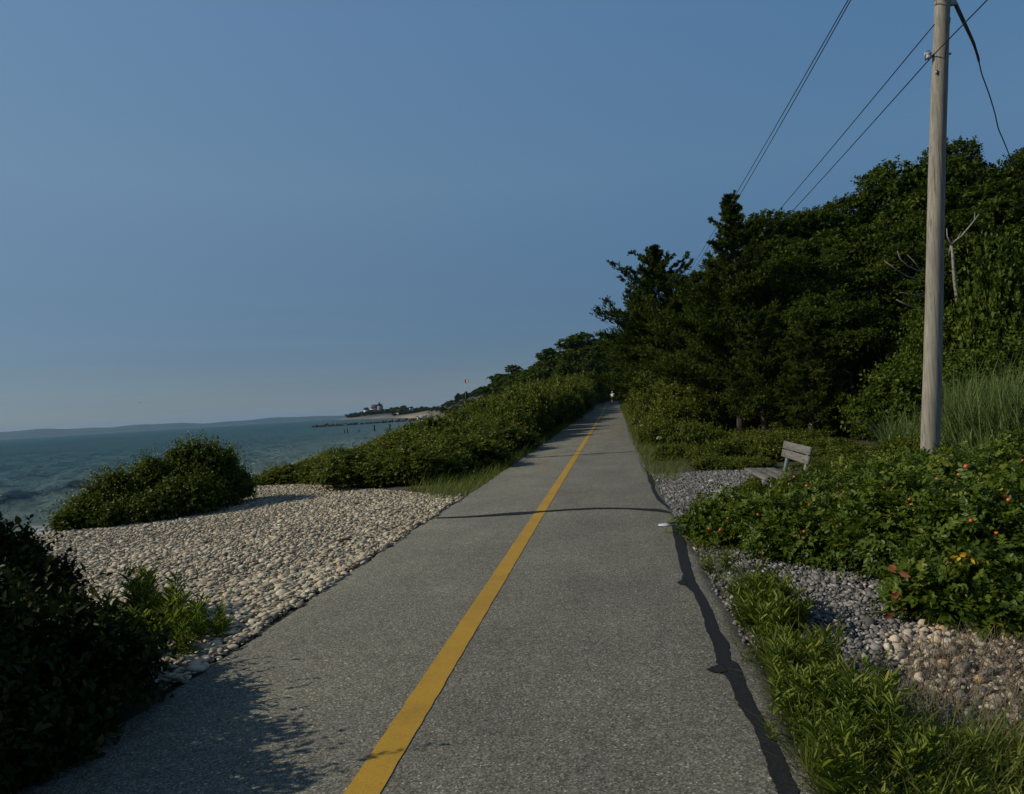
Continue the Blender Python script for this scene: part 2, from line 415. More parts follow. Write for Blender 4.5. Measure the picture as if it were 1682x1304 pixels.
g = Geo(); xs = axis(-26, 14, .5, -4000, 6000, 1.09); ys = axis(-4, 60, .5, -200, 6000, 1.07)
V, F = grid(xs, ys, terrain); g.add(V, F)
ground = g.obj('ground', m, smooth=True); tag(ground, kind='structure')
s_ = V[:, 0] - coast(V[:, 1])
be = np.clip(1 - (s_ - 7.5) / 4, 0, 1) * np.clip((s_ + 3) / 2, 0, 1)
be = be * np.where((V[:, 0] > -15) & (V[:, 1] < 24), .0, 1)
be = np.where(V[:, 1] > 200, np.clip(1 - (s_ - 4.5) / 3, 0, 1), be)
ab = ground.data.attributes.new('beach', 'FLOAT', 'POINT'); ab.data.foreach_set('value', be.astype(np.float32))

# ------------------------------------------------------------------ path, line, joints, tar
m, nt, b, _ = mat('asphalt'); v = coords(nt)
f1 = noise(nt, v, 190, 3, .8); f2 = noise(nt, v, .9, 4, .6); f3 = noise(nt, v, 9, 4)
vo = node(nt, 'ShaderNodeTexVoronoi'); vo.inputs['Scale'].default_value = 118; nt.links.new(v, vo.inputs['Vector'])
chips = ramp(nt, vo.outputs['Color'], [(.12, (.030, .030, .024)), (.35, (.115, .114, .090)), (.62, (.205, .202, .162)), (.85, (.36, .35, .295)), (.97, (.75, .73, .66))])
c = mixc(nt, .30, chips, ramp(nt, f1, [(.34, (.050, .050, .044)), (.66, (.33, .325, .28))]))
c = mixc(nt, 1.0, c, ramp(nt, f2, [(.3, (.84, .84, .85)), (.7, (1.1, 1.09, 1.04))]), 'MULTIPLY')
c = mixc(nt, 1.0, c, ramp(nt, f3, [(.3, (.88, .88, .88)), (.7, (1.06, 1.06, 1.06))]), 'MULTIPLY')
f4 = noise(nt, coords(nt, (1, .22, 1)), 1.6, 5, .6)
c = mixc(nt, 1.0, c, ramp(nt, f4, [(.28, (.86, .86, .88)), (.5, (1, 1, 1)), (.72, (1.10, 1.09, 1.05))]), 'MULTIPLY')
nt.links.new(c, b.inputs['Base Color']); b.inputs['Roughness'].default_value = .92; b.inputs['Specular IOR Level'].default_value = .12
bump(nt, b, f1, .8, .008)
rng = np.random.default_rng(3)
py_ = np.concatenate([np.arange(-12, 24, .1), np.arange(24, 300, .5)])
rows = []
jl = np.convolve(rng.normal(0, .035, len(py_) + 6), np.ones(7) / 4, 'valid'); jr = np.convolve(rng.normal(0, .03, len(py_) + 6), np.ones(7) / 4, 'valid')
for y, a, c_ in zip(py_, jl, jr):
    z = pz(y); xo = pxs(y); l, r = EDGE_L + xo + a * .7, EDGE_R + xo + c_ * .7
    rows.append([(l - .04, y, z - .09), (l, y, z - .012), (l + .04, y, z), (LINE_X + xo, y, z + .012 * 0), (r - .05, y, z), (r, y, z - .010), (r + .07, y, z - .055)])
Vp = np.array(rows); nr_ = Vp.shape[1]
i = np.arange(len(py_) - 1)[:, None] * nr_ + np.arange(nr_ - 1)[None]
g = Geo(); g.add(Vp.reshape(-1, 3), np.stack([i, i + 1, i + nr_ + 1, i + nr_], -1).reshape(-1, 4))
tag(g.obj('path', m), kind='structure')
# yellow line
m, nt, b, _ = mat('yellow_paint'); v = coords(nt)
f1 = noise(nt, v, 150, 3, .8); f2 = noise(nt, v, 2.2, 5, .7)
c = mixc(nt, ramp(nt, f1, [(.30, (1,) * 3), (.42, (.55,) * 3), (.50, (0,) * 3)]), (.42, .240, .008), (.20, .125, .03))
c = mixc(nt, 1.0, c, ramp(nt, f2, [(.28, (.74, .75, .80)), (.5, (.96, .96, .96)), (.7, (1.05, 1.05, 1.0))]), 'MULTIPLY')
nt.links.new(c, b.inputs['Base Color']); b.inputs['Roughness'].default_value = .75; bump(nt, b, f1, .4, .004)
g = Geo(); sel = py_ < 150
yl = py_[sel]; hw = .077 + rng.normal(0, .0022, (2, len(yl))); xo = pxs(yl) + LINE_X
Vl = np.stack([np.stack([xo - hw[0], yl, pz(yl) + .004], -1), np.stack([xo + hw[1], yl, pz(yl) + .004], -1)], 1).reshape(-1, 3)
i = np.arange(len(yl) - 1)[:, None] * 2
g.add(Vl, i + np.array([[0, 1, 3, 2]])); tag(g.obj('path_line', m), kind='structure')
# tar seal along the right edge and the joints across
m, nt, b, _ = mat('tar'); v = coords(nt)
f1 = noise(nt, v, 60, 4, .7)
nt.links.new(ramp(nt, f1, [(.3, (.007, .008, .009)), (.72, (.024, .026, .029))]), b.inputs['Base Color'])
b.inputs['Specular IOR Level'].default_value = .15; b.inputs['Roughness'].default_value = .75; bump(nt, b, f1, .5, .004); M_tar = m
def ribbon(g, L, Rr, dz):
    """strip between two lists of pixel points laid on the path"""
    n = len(L); pts = []
    for q in range(n - 1):
        for t in np.linspace(0, 1, 7)[:(7 if q == n - 2 else 6)]:
            a = onz(L[q][0] * (1 - t) + L[q + 1][0] * t, L[q][1] * (1 - t) + L[q + 1][1] * t, 0)
            c = onz(Rr[q][0] * (1 - t) + Rr[q + 1][0] * t, Rr[q][1] * (1 - t) + Rr[q + 1][1] * t, 0)
            j = rng.normal(0, .0028, 4)
            pts.append(((a.x + j[0], a.y + j[1], float(pz(a.y)) + dz), (c.x + j[2], c.y + j[3], float(pz(c.y)) + dz)))
    Vq = np.array(pts).reshape(-1, 3); i = np.arange(len(pts) - 1)[:, None] * 2
    g.add(Vq, i + np.array([[0, 1, 3, 2]]))
g = Geo()
ribbon(g, [(1103, 862), (1110, 900), (1121, 945), (1119, 957), (1139, 975), (1150, 1000), (1160, 1035), (1172, 1060), (1177, 1090), (1187, 1103), (1203, 1130), (1213, 1160), (1238, 1195), (1253, 1240), (1266, 1275), (1278, 1304), (1290, 1350)],
       [(1117, 864), (1128, 905), (1139, 947), (1143, 957), (1161, 987), (1170, 1005), (1181, 1035), (1198, 1060), (1199, 1084), (1212, 1090), (1227, 1130), (1244, 1166), (1268, 1207), (1287, 1245), (1298, 1272), (1314, 1304), (1334, 1350)], .0045)
ribbon(g, [(1160, 1101), (1173, 1096), (1184, 1092)], [(1163, 1104), (1180, 1107), (1194, 1105)], .0085)
ribbon(g, [(1112, 958), (1124, 950)], [(1115, 961), (1130, 962)], .0085)
ribbon(g, [(1058, 768), (1066, 790), (1072, 808), (1080, 822), (1097, 835)], [(1060, 768), (1072, 788), (1078, 808), (1087, 822), (1101, 839)], .0045)
tag(g.obj('tar_seal', M_tar), kind='structure')
g = Geo()
ribbon(g, [(716, 850.6), (760, 849), (800, 846), (840, 842.5), (868, 841), (895, 839.5), (930, 836.8), (980, 834.5), (1030, 834.8), (1060, 836), (1080, 836.5), (1098, 840)],
       [(716, 852), (760, 850.6), (800, 848.8), (840, 846.5), (868, 844.5), (895, 841.2), (930, 838.8), (980, 836.5), (1030, 836.6), (1060, 839), (1080, 840.5), (1100, 843.5)], .009)
def cross_joint(y, w, xa, xb, dz=.010, sl=0.0):
    n = 24; xs_ = np.linspace(xa, xb, n); yy = y + sl * (xs_ - xa) + rng.normal(0, w * .25, n)
    ww = w * rng.uniform(.5, 1.2, n)
    Vq = np.stack([np.stack([xs_, yy - ww, pz(yy - ww) + dz], -1), np.stack([xs_, yy + ww, pz(yy + ww) + dz], -1)], 1).reshape(-1, 3)
    i = np.arange(n - 1)[:, None] * 2; g.add(Vq, i + np.array([[0, 1, 3, 2]]))
cross_joint(21.6, .06, -2.6, .75, sl=.10); cross_joint(23.2, .05, -1.2, -.9)
cross_joint(48, .07, -2.3, .8); cross_joint(66, .08, -2.2, .9)
tag(g.obj('joint_seal', M_tar), kind='structure')
# pale scrap on the edge of the path
g = Geo(); p = onz(1093, 863.5, 0.0)
g.add([[p.x - .075, p.y - .035, .014], [p.x + .07, p.y - .045, .016], [p.x + .085, p.y + .02, .020], [p.x + .01, p.y + .055, .026], [p.x - .085, p.y + .03, .018],
       [p.x - .075, p.y - .035, .006], [p.x + .07, p.y - .045, .006], [p.x + .085, p.y + .02, .006], [p.x + .01, p.y + .055, .006], [p.x - .085, p.y + .03, .006]],
      [np.array([[0, 1, 2, 3, 4]]), np.array([[0, 5, 6, 1], [1, 6, 7, 2], [2, 7, 8, 3], [3, 8, 9, 4], [4, 9, 5, 0]])])
tag(g.obj('flat_stone', plain('pale_scrap', (.55, .56, .58), .5)), 'small flat pale grey chip lying on the right edge of the path', 'stone')

# ------------------------------------------------------------------ sea
m, nt, b, _ = mat('sea_water')
v = coords(nt, (1.0, .55, 1)); sh = attr(nt, 'shallow')
w1 = noise(nt, v, .95, 7, .72); w2 = noise(nt, v, 4.2, 4, .65); w3 = noise(nt, coords(nt, (.02, .045, 1)), 1.0, 4, .6)
deep = ramp(nt, w3, [(.3, (.014, .064, .080)), (.7, (.034, .105, .120))])
c = mixc(nt, sh, deep, (.12, .17, .14))
fo = node(nt, 'ShaderNodeMath', operation='MULTIPLY'); nt.links.new(attr(nt, 'foam'), fo.inputs[0])
nt.links.new(ramp(nt, noise(nt, coords(nt, (1, .5, 1)), 2.2, 6, .7), [(.45, (0,) * 3), (.55, (1,) * 3)]), fo.inputs[1])
c = mixc(nt, fo.outputs[0], c, (.55, .57, .57))
nt.links.new(c, b.inputs['Base Color']); b.inputs['Roughness'].default_value = .6; b.inputs['Specular IOR Level'].default_value = 0.0
gl = node(nt, 'ShaderNodeBsdfGlossy'); gl.inputs['Roughness'].default_value = .15; lw = node(nt, 'ShaderNodeLayerWeight'); lw.inputs['Blend'].default_value = .30
fr = node(nt, 'ShaderNodeMapRange'); fr.inputs['To Min'].default_value = .03; fr.inputs['To Max'].default_value = .72; nt.links.new(lw.outputs['Fresnel'], fr.inputs['Value'])
mx = node(nt, 'ShaderNodeMixShader'); nt.links.new(fr.outputs[0], mx.inputs[0]); nt.links.new(b.outputs[0], mx.inputs[1]); nt.links.new(gl.outputs[0], mx.inputs[2])
nt.links.new(mx.outputs[0], [n_ for n_ in nt.nodes if n_.type == 'OUTPUT_MATERIAL'][0].inputs[0])
w0 = node(nt, 'ShaderNodeMath', operation='MULTIPLY'); w0.inputs[1].default_value = 3.2; nt.links.new(noise(nt, coords(nt, (.24, .15, 1)), 1.0, 5, .6), w0.inputs[0])
w0a = node(nt, 'ShaderNodeMath', operation='ADD'); nt.links.new(w0.outputs[0], w0a.inputs[0]); nt.links.new(w1, w0a.inputs[1])
ad = node(nt, 'ShaderNodeMath', operation='ADD'); nt.links.new(w0a.outputs[0], ad.inputs[0])
ml = node(nt, 'ShaderNodeMath', operation='MULTIPLY'); nt.links.new(w2, ml.inputs[0]); ml.inputs[1].default_value = .35; nt.links.new(ml.outputs[0], ad.inputs[1])
bn = bump(nt, b, ad.outputs[0], 1.0, .75); nt.links.new(bn.outputs[0], gl.inputs['Normal']); nt.links.new(bn.outputs[0], lw.inputs['Normal'])
rs = [6.0]
while rs[-1] < 15000: rs.append(rs[-1] * (1.008 if rs[-1] < 400 else 1.03))
rs = np.array(rs); th = np.radians(np.concatenate([np.arange(-112, -52, .8), np.arange(-52, 3, .16), np.arange(3, 60, 3)]))
RR, TT = np.meshgrid(rs, th, indexing='ij'); X = RR * np.sin(TT); Y = RR * np.cos(TT); Z = np.zeros_like(X)
rw = np.random.default_rng(11)
for q in range(34):
    lam = .7 * (9 ** rw.uniform(0, 1)); a = rw.normal(0.35, .65) ; kx, ky = np.cos(a) * 2 * np.pi / lam, np.sin(a) * 2 * np.pi / lam
    ph = rw.uniform(0, 6.28); amp = .0200 * lam ** .72
    arg = kx * X + ky * Y + ph + .6 * np.sin(.11 * Y + q) 
    fade = np.clip(1.6 - RR * .008 * 5 / lam, 0, 1)
    Z += amp * fade * (np.sin(arg) + .25 * np.sin(2 * arg + .6))
sd = coast(Y) - X                                   # distance out from the waterline
Z *= np.clip(sd / 7, .12, 1)
cr = 9.0 + .6 * np.sin(Y * .21); Z += .42 * np.exp(-((sd - cr) / .75) ** 2) * np.where(sd > cr, 1, np.exp(-((sd - cr) / .6) ** 2)) * np.clip(1.3 - np.abs(Y - 30) / 24, 0, 1)
V = np.stack([X, Y, Z + SEA], -1).reshape(-1, 3); nc = len(th)
i = np.arange(len(rs) - 1)[:, None] * nc + np.arange(nc - 1)[None]
g = Geo(); g.add(V, np.stack([i, i + 1, i + nc + 1, i + nc], -1).reshape(-1, 4))
sea = g.obj('sea', m, smooth=True); tag(sea, kind='structure')
a_ = sea.data.attributes.new('shallow', 'FLOAT', 'POINT'); a_.data.foreach_set('value', (np.exp(-np.clip(sd, 0, None) / 13.0)).astype(np.float32).ravel())
cap = np.where(sd < 1.3, 1.0, 0) * np.clip(1.6 - np.abs(Y - 20) / 12, .25, 1) + .5 * np.exp(-((sd - 1.6) / .4) ** 2)
a_ = sea.data.attributes.new('foam', 'FLOAT', 'POINT'); a_.data.foreach_set('value', np.clip(cap, 0, 1).astype(np.float32).ravel())

# far shore
g = Geo(); n = 160; pxl = np.linspace(-900, 600, n)
hp = 62 + 14 * np.sin(pxl * .011 + 1) + 9 * np.sin(pxl * .031) + 4 * np.sin(pxl * .083 + 2) + rng.normal(0, 1.0, n)
hp *= np.clip((640 - pxl) / 330, .12, 1) ** .6
rows = []
for q in range(n):
    for dd, hf in ((7600, -3 / 60), (7750, .35), (8100, 1.0), (8900, .55), (9800, -3 / 60)):
        x, y = col(pxl[q], dd); rows.append((x, y, SEA + hp[q] * hf))
i = np.arange(n - 1)[:, None] * 5 + np.arange(4)[None]
g.add(np.array(rows), np.stack([i, i + 5, i + 6, i + 1], -1).reshape(-1, 4))
tag(g.obj('hills', plain('far_woodland', (.022, .036, .022), .9, (.014, .026, .016), .004), smooth=True), kind='structure')

# ------------------------------------------------------------------ pebbles, gravel, cobbles
def stone_mat(name, stops, rough=.8):
    m, nt, b, _ = mat(name)
    c = ramp(nt, attr(nt), stops)
    n_ = noise(nt, coords(nt), 60, 4, .6)
    c = mixc(nt, 1.0, c, ramp(nt, n_, [(.3, (.82, .82, .82)), (.7, (1.08, 1.08, 1.08))]), 'MULTIPLY')
    nt.links.new(c, b.inputs['Base Color']); b.inputs['Roughness'].default_value = rough; b.inputs['Specular IOR Level'].default_value = .3
    return m
M_peb = stone_mat('pebble_stone', [(0, (.12, .11, .09)), (.2, (.25, .22, .165)), (.55, (.40, .35, .245)), (.85, (.53, .475, .345)), (.95, (.44, .30, .18)), (1, (.62, .58, .48))])
M_grav = stone_mat('gravel_stone', [(0, (.062, .061, .060)), (.4, (.130, .128, .124)), (.8, (.205, .200, .190)), (.95, (.28, .265, .24)), (1, (.46, .44, .39))])
M_cob = stone_mat('cobble_stone', [(0, (.15, .14, .125)), (.25, (.27, .235, .19)), (.6, (.40, .345, .265)), (.85, (.52, .46, .37)), (1, (.44, .29, .15))])
def inside(P, poly):
    x, y = P[:, 0], P[:, 1]; r = np.zeros(len(P), bool); q = np.asarray(poly); j = len(q) - 1
    for i in range(len(q)):
        c = ((q[i, 1] > y) != (q[j, 1] > y)) & (x < (q[j, 0] - q[i, 0]) * (y - q[i, 1]) / (q[j, 1] - q[i, 1] + 1e-12) + q[i, 0])
        r ^= c; j = i
    return r
def scatter(rng, poly, sp):
    q = np.asarray(poly); x0, y0 = q.min(0); x1, y1 = q.max(0)
    X, Y = np.meshgrid(np.arange(x0, x1, sp), np.arange(y0, y1, sp))
    P = np.stack([X.ravel(), Y.ravel()], -1) + rng.uniform(-.5, .5, (X.size, 2)) * sp
    return P[inside(P, q)]
rng = np.random.default_rng(21)
peb_poly = [(-2.66, 4.2), (-2.66, 12.9), (-3.3, 13.9), (-9.5, 20.5), (-14.5, 24), (-15.5, 9), (-9, 4.0), (-4.2, 4.3)]
P2 = scatter(rng, peb_poly, .034)
edge_j = EDGE_L + pxs(P2[:, 1]) + .05 * np.sin(P2[:, 1] * 3.1) + .04 * np.sin(P2[:, 1] * 7.7)
P2 = P2[P2[:, 0] < edge_j + rng.normal(0, .025, len(P2))]
zt = terrain(P2[:, 0], P2[:, 1])
nearp = np.hypot(P2[:, 0], P2[:, 1]) < 8.5
zl = np.where(P2[:, 0] > EDGE_L - .1, np.maximum(zt, pz(P2[:, 1]) - .005), zt) + rng.uniform(.0, .03, len(P2))
g = Geo()
for sel, bs in ((nearp, ICO2), (~nearp, ICO1)):
    Pn = np.stack([P2[sel, 0], P2[sel, 1], zl[sel]], -1)
    stones(g, rng, Pn, np.minimum(.0235 * np.exp(rng.normal(0, .46, len(Pn))), .075), bs, .07, .36, .22)
tag(g.obj('pebble_beach', M_peb, smooth=True), 'bank of small rounded beige pebbles between the path and the sea', 'pebbles', kind='stuff')

grav_poly = [(.66, 1.5), (.64, 8), (.70, 15.6), (2.9, 15.8), (3.0, 11.0), (2.3, 9.0), (1.9, 7.0), (2.6, 5.6), (3.6, 5.2), (3.4, 3.9), (2.4, 3.0), (1.6, 2.2)]
P2 = scatter(rng, grav_poly, .0265)
P2 = P2[P2[:, 0] > EDGE_R + .035 + .02 * np.sin(P2[:, 1] * 5)]
P2 = P2[(rng.uniform(0, 1, len(P2)) < .45) | (P2[:, 0] > EDGE_R + .16 + .06 * np.sin(P2[:, 1] * 2.3)) | (P2[:, 1] > 8.5)]
Pn = np.stack([P2[:, 0], P2[:, 1], terrain(P2[:, 0], P2[:, 1]) + rng.uniform(.0, .02, len(P2))], -1)
g = Geo(); stones(g, rng, Pn, .0185 * np.exp(rng.normal(0, .38, len(Pn))), ICO1, .20, .50, .5)
tag(g.obj('gravel', M_grav), 'bed of dark grey angular gravel along the right edge of the path', 'gravel', kind='stuff')
cp = [(1448, 1042), (1520, 1028), (1600, 1040), (1720, 1010), (1900, 1060), (1800, 1180), (1640, 1180), (1520, 1130), (1462, 1085)]
cob_poly = [tuple(onz(a, c, -.03).xy) for a, c in cp]
P2 = scatter(rng, cob_poly, .034); P2 = P2[rng.uniform(0, 1, len(P2)) < .72]
Pn = np.stack([P2[:, 0], P2[:, 1], terrain(P2[:, 0], P2[:, 1]) + rng.uniform(.015, .05, len(P2))], -1)
g = Geo(); stones(g, rng, Pn, np.minimum(.0175 * np.exp(rng.normal(0, .52, len(Pn))), .040), ICO2, .06, .68, .4)
tag(g.obj('cobbles', M_cob, smooth=True), 'patch of rounded tan cobbles at the foot of the rose bushes', 'cobbles', kind='stuff')
for (a, c, r_, vr, lb) in ((1580, 1054, .047, .62, 'largest pale rounded cobble, under the tip of the rose bush'),
                           (1524, 1084, .034, .97, 'yellow ochre cobble on the edge of the grey gravel'),
                           (1544, 1050, .031, .1, 'grey rounded cobble just left of the largest pale one'),
                           (1625, 1085, .038, .97, 'orange tan cobble among the paler cobbles'),
                           (1645, 1092, .040, .3, 'brownish grey cobble right of the orange tan one'),
                           (1428, 1018, .043, .1, 'flat grey stone among the dark gravel beside the rose bush')):
    p = onz(a, c, 0.0); g = Geo(); stones(g, rng, np.array([[0, 0, 0.]]), np.array([r_]), ICO3, .015, .8, .2, np.array([vr]))
    o = g.obj('cobble', M_cob if r_ != .043 else M_grav, smooth=True); o.location = (p.x, p.y, gz(p.x, p.y) + r_ * .55); tag(o, lb, 'stone')
for (a, c) in ((156, 1168), (170, 1166), (216, 1143), (281, 1113)):
    p = onz(a, c, 0.0); g = Geo(); stones(g, rng, np.array([[0, 0, 0.]]), np.array([.036]), ICO3, .02, .55, .1, np.array([.7]))
    o = g.obj('stray_pebble', M_peb, smooth=True); o.location = (p.x, p.y, float(pz(p.y)) + .012)
    tag(o, 'pale pebble strayed onto the asphalt beside the dark shaded bush', 'stone', 'pebbles strayed onto the path')

p = onz(547, 885.5, .0); q = onz(578, 883, .0); g = Geo(); zz = gz(p.x, p.y) + .04
tube(g, [(p.x, p.y, zz), (.5 * (p.x + q.x), .5 * (p.y + q.y) + .02, zz + .025), (q.x, q.y, gz(q.x, q.y) + .045)], [.010, .014, .007], 7)
tag(g.obj('driftwood_stick', bark_mat('driftwood', (.03, .025, .02), (.09, .075, .06)), None, True), 'short dark driftwood stick lying on the pebble bank', 'stick')

# ------------------------------------------------------------------ plants: builders
def shrub_mesh(seed, lobes, n, length, k, lL, lW, m, oval=False, pin=0, core=.3, up=.4, stems=14, bm=None, flat=.45, rag=11):
    rng = np.random.default_rng(seed)
    g = Geo()
    P, N = lobe_points(rng, lobes, n, .66, 1.0)
    shoots(g, rng, P, N, length, k, lL, lW, oval, up, pinnate=pin, flat=flat)
    P, N = lobe_points(rng, lobes, max(6, n // rag), .88, 1.0, -.1)        # long shoots that break the outline
    shoots(g, rng, P, N, length * 2.3, k + 3, lL * .85, lW * .85, oval, up + .5, pinnate=pin, flat=flat, var_bias=.12)
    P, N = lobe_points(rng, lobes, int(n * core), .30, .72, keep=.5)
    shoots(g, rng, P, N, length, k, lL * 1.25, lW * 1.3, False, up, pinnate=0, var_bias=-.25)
    me = g.mesh('foliage', m)
    g = Geo(); Lb = np.asarray(lobes)
    for q in range(stems):
        l = Lb[rng.integers(len(Lb))]; e = l[:3] + l[3:] * unit(rng.normal(0, 1, 3) + np.array([0, 0, .6])) * .95
        s0 = np.array([l[0] * .12 + rng.normal(0, .03), l[1] * .12 + rng.normal(0, .03), -.02]); t = np.linspace(0, 1, 6)[:, None]
        c = s0 + (e - s0) * t + np.array([0, 0, .25 * e[2]]) * (t * (1 - t)) + rng.normal(0, .02, (6, 3))
        tube(g, c, np.linspace(.014, .004, 6) * (1 + l[5] * .3), 5, caps=False)
    return me, g.mesh('stems', bm or M_twig, True)
def put_shrub(name, ms, label, cat, loc, group=None, rz=0.0, sc=(1, 1, 1)):
    r = thing(name, label, cat, loc, group, rz); r.scale = sc
    link_mesh('foliage', ms[0], r); link_mesh('stems', ms[1], r); return r

def round_lobes(rng, rx, ry, h, n=7, low=.35):
    L = [(0, 0, h * .36, rx * .66, ry * .66, h * .40)]
    for q in range(n * 2 + 6):
        a = q * 2.4 + rng.uniform(-.5, .5); r = rng.uniform(.15, .86) ** .8; s = rng.uniform(.16, .36)
        top = (1 - .55 * r * r) * rng.uniform(.62, 1.0)
        hz = h * top * rng.uniform(.45, .86); rz = h * rng.uniform(.16, .30)
        L.append((rx * r * math.cos(a), ry * r * math.sin(a), max(hz, rz * .8), rx * s, ry * s, rz))
    return L

def limb_curve(p0, p1, sag, rng, n=6, j=.05):
    t = np.linspace(0, 1, n)[:, None]; p0, p1 = np.asarray(p0, float), np.asarray(p1, float)
    c = p0 + (p1 - p0) * t + np.array([0, 0, sag]) * (t * (1 - t)) * 4
    c[1:-1] += rng.normal(0, j, (n - 2, 3)); return c

def oak_meshes(seed, H=10.0, cr=3.4, clumps=30, m=None, lL=.17, n=4300, base=.30, tr=.17):
    rng = np.random.default_rng(seed); m = m or M_oak
    gt = Geo(); lean = rng.normal(0, .25, 2)
    t = np.linspace(0, 1, 8); tk = np.stack([lean[0] * t + .12 * np.sin(t * 5 + seed), lean[1] * t + .1 * np.cos(t * 4), H * .62 * t], -1)
    tube(gt, tk, tr * (1.25 - t) * (1 + .5 * np.exp(-t * 14)), 9)
    lob = []
    for q in range(clumps):
        w = unit(rng.normal(0, 1, 3)); w[2] = abs(w[2]) * .95 - .38 if q % 3 else w[2]
        rho = rng.uniform(.42, 1.0)
        c = np.array([lean[0] * .6 + w[0] * cr * rho, lean[1] * .6 + w[1] * cr * rho, H * (base + (1 - base) * .46) + w[2] * H * (1 - base) * .5 * rho])
        s = cr * rng.uniform(.15, .33); lob.append((*c, s, s * rng.uniform(.8, 1.2), s * rng.uniform(.38, .62)))
        if q % 2 == 0:
            st = tk[min(7, int(2 + 5 * np.clip(c[2] / H, 0, .95)))]
            tube(gt, limb_curve(st * .92, c, -.2, rng, 6, .1), np.linspace(tr * .38, .02, 6), 6, caps=False)
    g = Geo()
    P, N = lobe_points(rng, lob, n, .62, 1.03, -.8, .6)
    shoots(g, rng, P, N, .32, 7, lL, lL * .6, False, .3, flat=.9)
    P, N = lobe_points(rng, lob, int(n * .3), .1, .62, -.9, .3)
    shoots(g, rng, P, N, .35, 6, lL * 1.3, lL * .9, False, .3, var_bias=-.2)
    return g.mesh('crown', m), gt.mesh('trunk', M_bark, True)

def cedar_meshes(seed, H=8.0, rb=2.6, leader=1, n_br=90, base=.14, wild=.25, lean=(0, 0), tip=.18, full=.75, twin=False):
    """red cedar: plumes of scale foliage along rising limbs"""
    rng = np.random.default_rng(seed); gt = Geo(); g = Geo()
    t = np.linspace(0, 1, 9)
    def axis_at(u): return np.array([lean[0] * u ** 1.5 + .10 * math.sin(u * 6 + seed), lean[1] * u ** 1.5 + .08 * math.cos(u * 5), H * u])
    tk = np.array([axis_at(u) for u in t]); tube(gt, tk, .15 * (1.06 - t) * (1 + .4 * np.exp(-t * 12)), 9)
    if twin:
        tk2 = tk[:6] + np.array([[.28, -.1, 0]]) * np.linspace(.9, 2.2, 6)[:, None]; tube(gt, tk2, .11 * (1.06 - t[:6]), 8)
    Pp, Dd, Sz, Vb = [], [], [], []
    for q in range(n_br):
        u = base + (1 - base) * (q + rng.uniform(0, 1)) / n_br
        prof = (1 - u) ** full * (.55 + .45 * min(1, (u - base + .05) / .2))
        a = q * 2.399 + rng.normal(0, .4); rise = .10 + .60 * u + rng.normal(0, .16)
        lump = .80 + .34 * math.sin(a * 2 + u * 9 + seed) * math.cos(u * 15 + a + seed * 2)
        L = rb * (prof + tip * (1 - u) ** .3 * .5) * lump * rng.uniform(1 - wild * 1.5, 1 + wild) * (rng.uniform(.5, 1.75) if .6 < u < .88 else 1.0) + (.12 if u < .8 else .05)
        d0 = np.array([math.cos(a), math.sin(a), rise]); s0 = axis_at(u)
        tt = np.linspace(0, 1, 6)[:, None]
        c = s0 + d0 * L * tt + np.array([0, 0, rng.uniform(-.05, .30) * L]) * tt ** 2 + rng.normal(0, .07, (6, 3)) * tt
        tube(gt, c, np.linspace(.035 * (1.1 - u) + .008, .005, 6), 5, caps=False)
        ns = int(16 + L * (34 if u < .62 else 20))
        f = rng.uniform(.22 if u < .8 else .0, 1, ns) ** .8; idx = f * 5; i0 = np.clip(idx.astype(int), 0, 4); fr = (idx - i0)[:, None]
        p = c[i0] * (1 - fr) + c[i0 + 1] * fr; ax = unit(c[i0 + 1] - c[i0])
        p = p + rng.normal(0, .11 if u < .62 else .028, (ns, 3)) * (L * (1.05 - .75 * f))[:, None] * np.array([1, 1, .6])
        sd = rng.normal(0, 1, (ns, 3)) * np.array([1, 1, .55]); dd = unit(ax * .75 + unit(sd) * .75 + np.array([0, 0, .30]))
        Pp.append(p); Dd.append(dd); Sz.append((.26 + .22 * (1 - f)) * (1.0 if u < .6 else .66 if u < .82 else .40) * (.6 + .4 * min(1, L)) * rng.uniform(.6, 1.3, ns)); Vb.append(np.full(ns, rng.normal(0, .12)))
    P, D, Sz, Vb = np.concatenate(Pp), np.concatenate(Dd), np.concatenate(Sz), np.concatenate(Vb)
    n = len(P); k = 9; tq = (np.arange(k) + .3) / k
    pos = P[:, None] + D[:, None] * (Sz[:, None] * tq)[..., None]
    pd = unit(D[:, None] * .8 + unit(rng.normal(0, 1, (n, k, 3))) * .75 + np.array([0, 0, .2]))
    nr = unit(rng.normal(0, .7, (n, k, 3)) + np.array([0, 0, .5])); sz = rng.uniform(.7, 1.3, (n, k)) * (1.1 - .4 * tq)
    var = np.clip(.45 + Vb[:, None] + rng.normal(0, .15, (n, k)) + .2 * (tq - .5), 0, 1)
    leaves(g, pos.reshape(-1, 3), pd.reshape(-1, 3), nr.reshape(-1, 3), (.13 * sz).ravel(), (.055 * sz).ravel(), var.ravel(), False, .1, .0)
    return g.mesh('crown', M_cedar), gt.mesh('trunk', M_cbark, True)
def put_tree(name, ms, label, cat, loc, group=None, rz=0.0, sc=(1, 1, 1), rx=0.0, ry=0.0):
    r = thing(name, label, cat, loc, group, rz); r.scale = sc; r.rotation_euler = (rx, ry, rz)
    link_mesh('crown', ms[0], r); link_mesh('trunk', ms[1], r); return r
TALL = {}
def tree_px(name, ms, H0, px, d, top, label, cat, group=None, rz=0.0, wide=1.0, sink=0.0):
    H0 = TALL.setdefault(ms[0].name, max(v.co.z for v in ms[0].vertices))
    x, y = col(px, d); z0 = gz(x, y) - sink; zt = at(px, top, d).z; k = (zt - z0) / H0
    return put_tree(name, ms, label, cat, (x, y, z0), group, rz, (k * wide, k * wide, k))

# ------------------------------------------------------------------ left of the path
rng = np.random.default_rng(5)
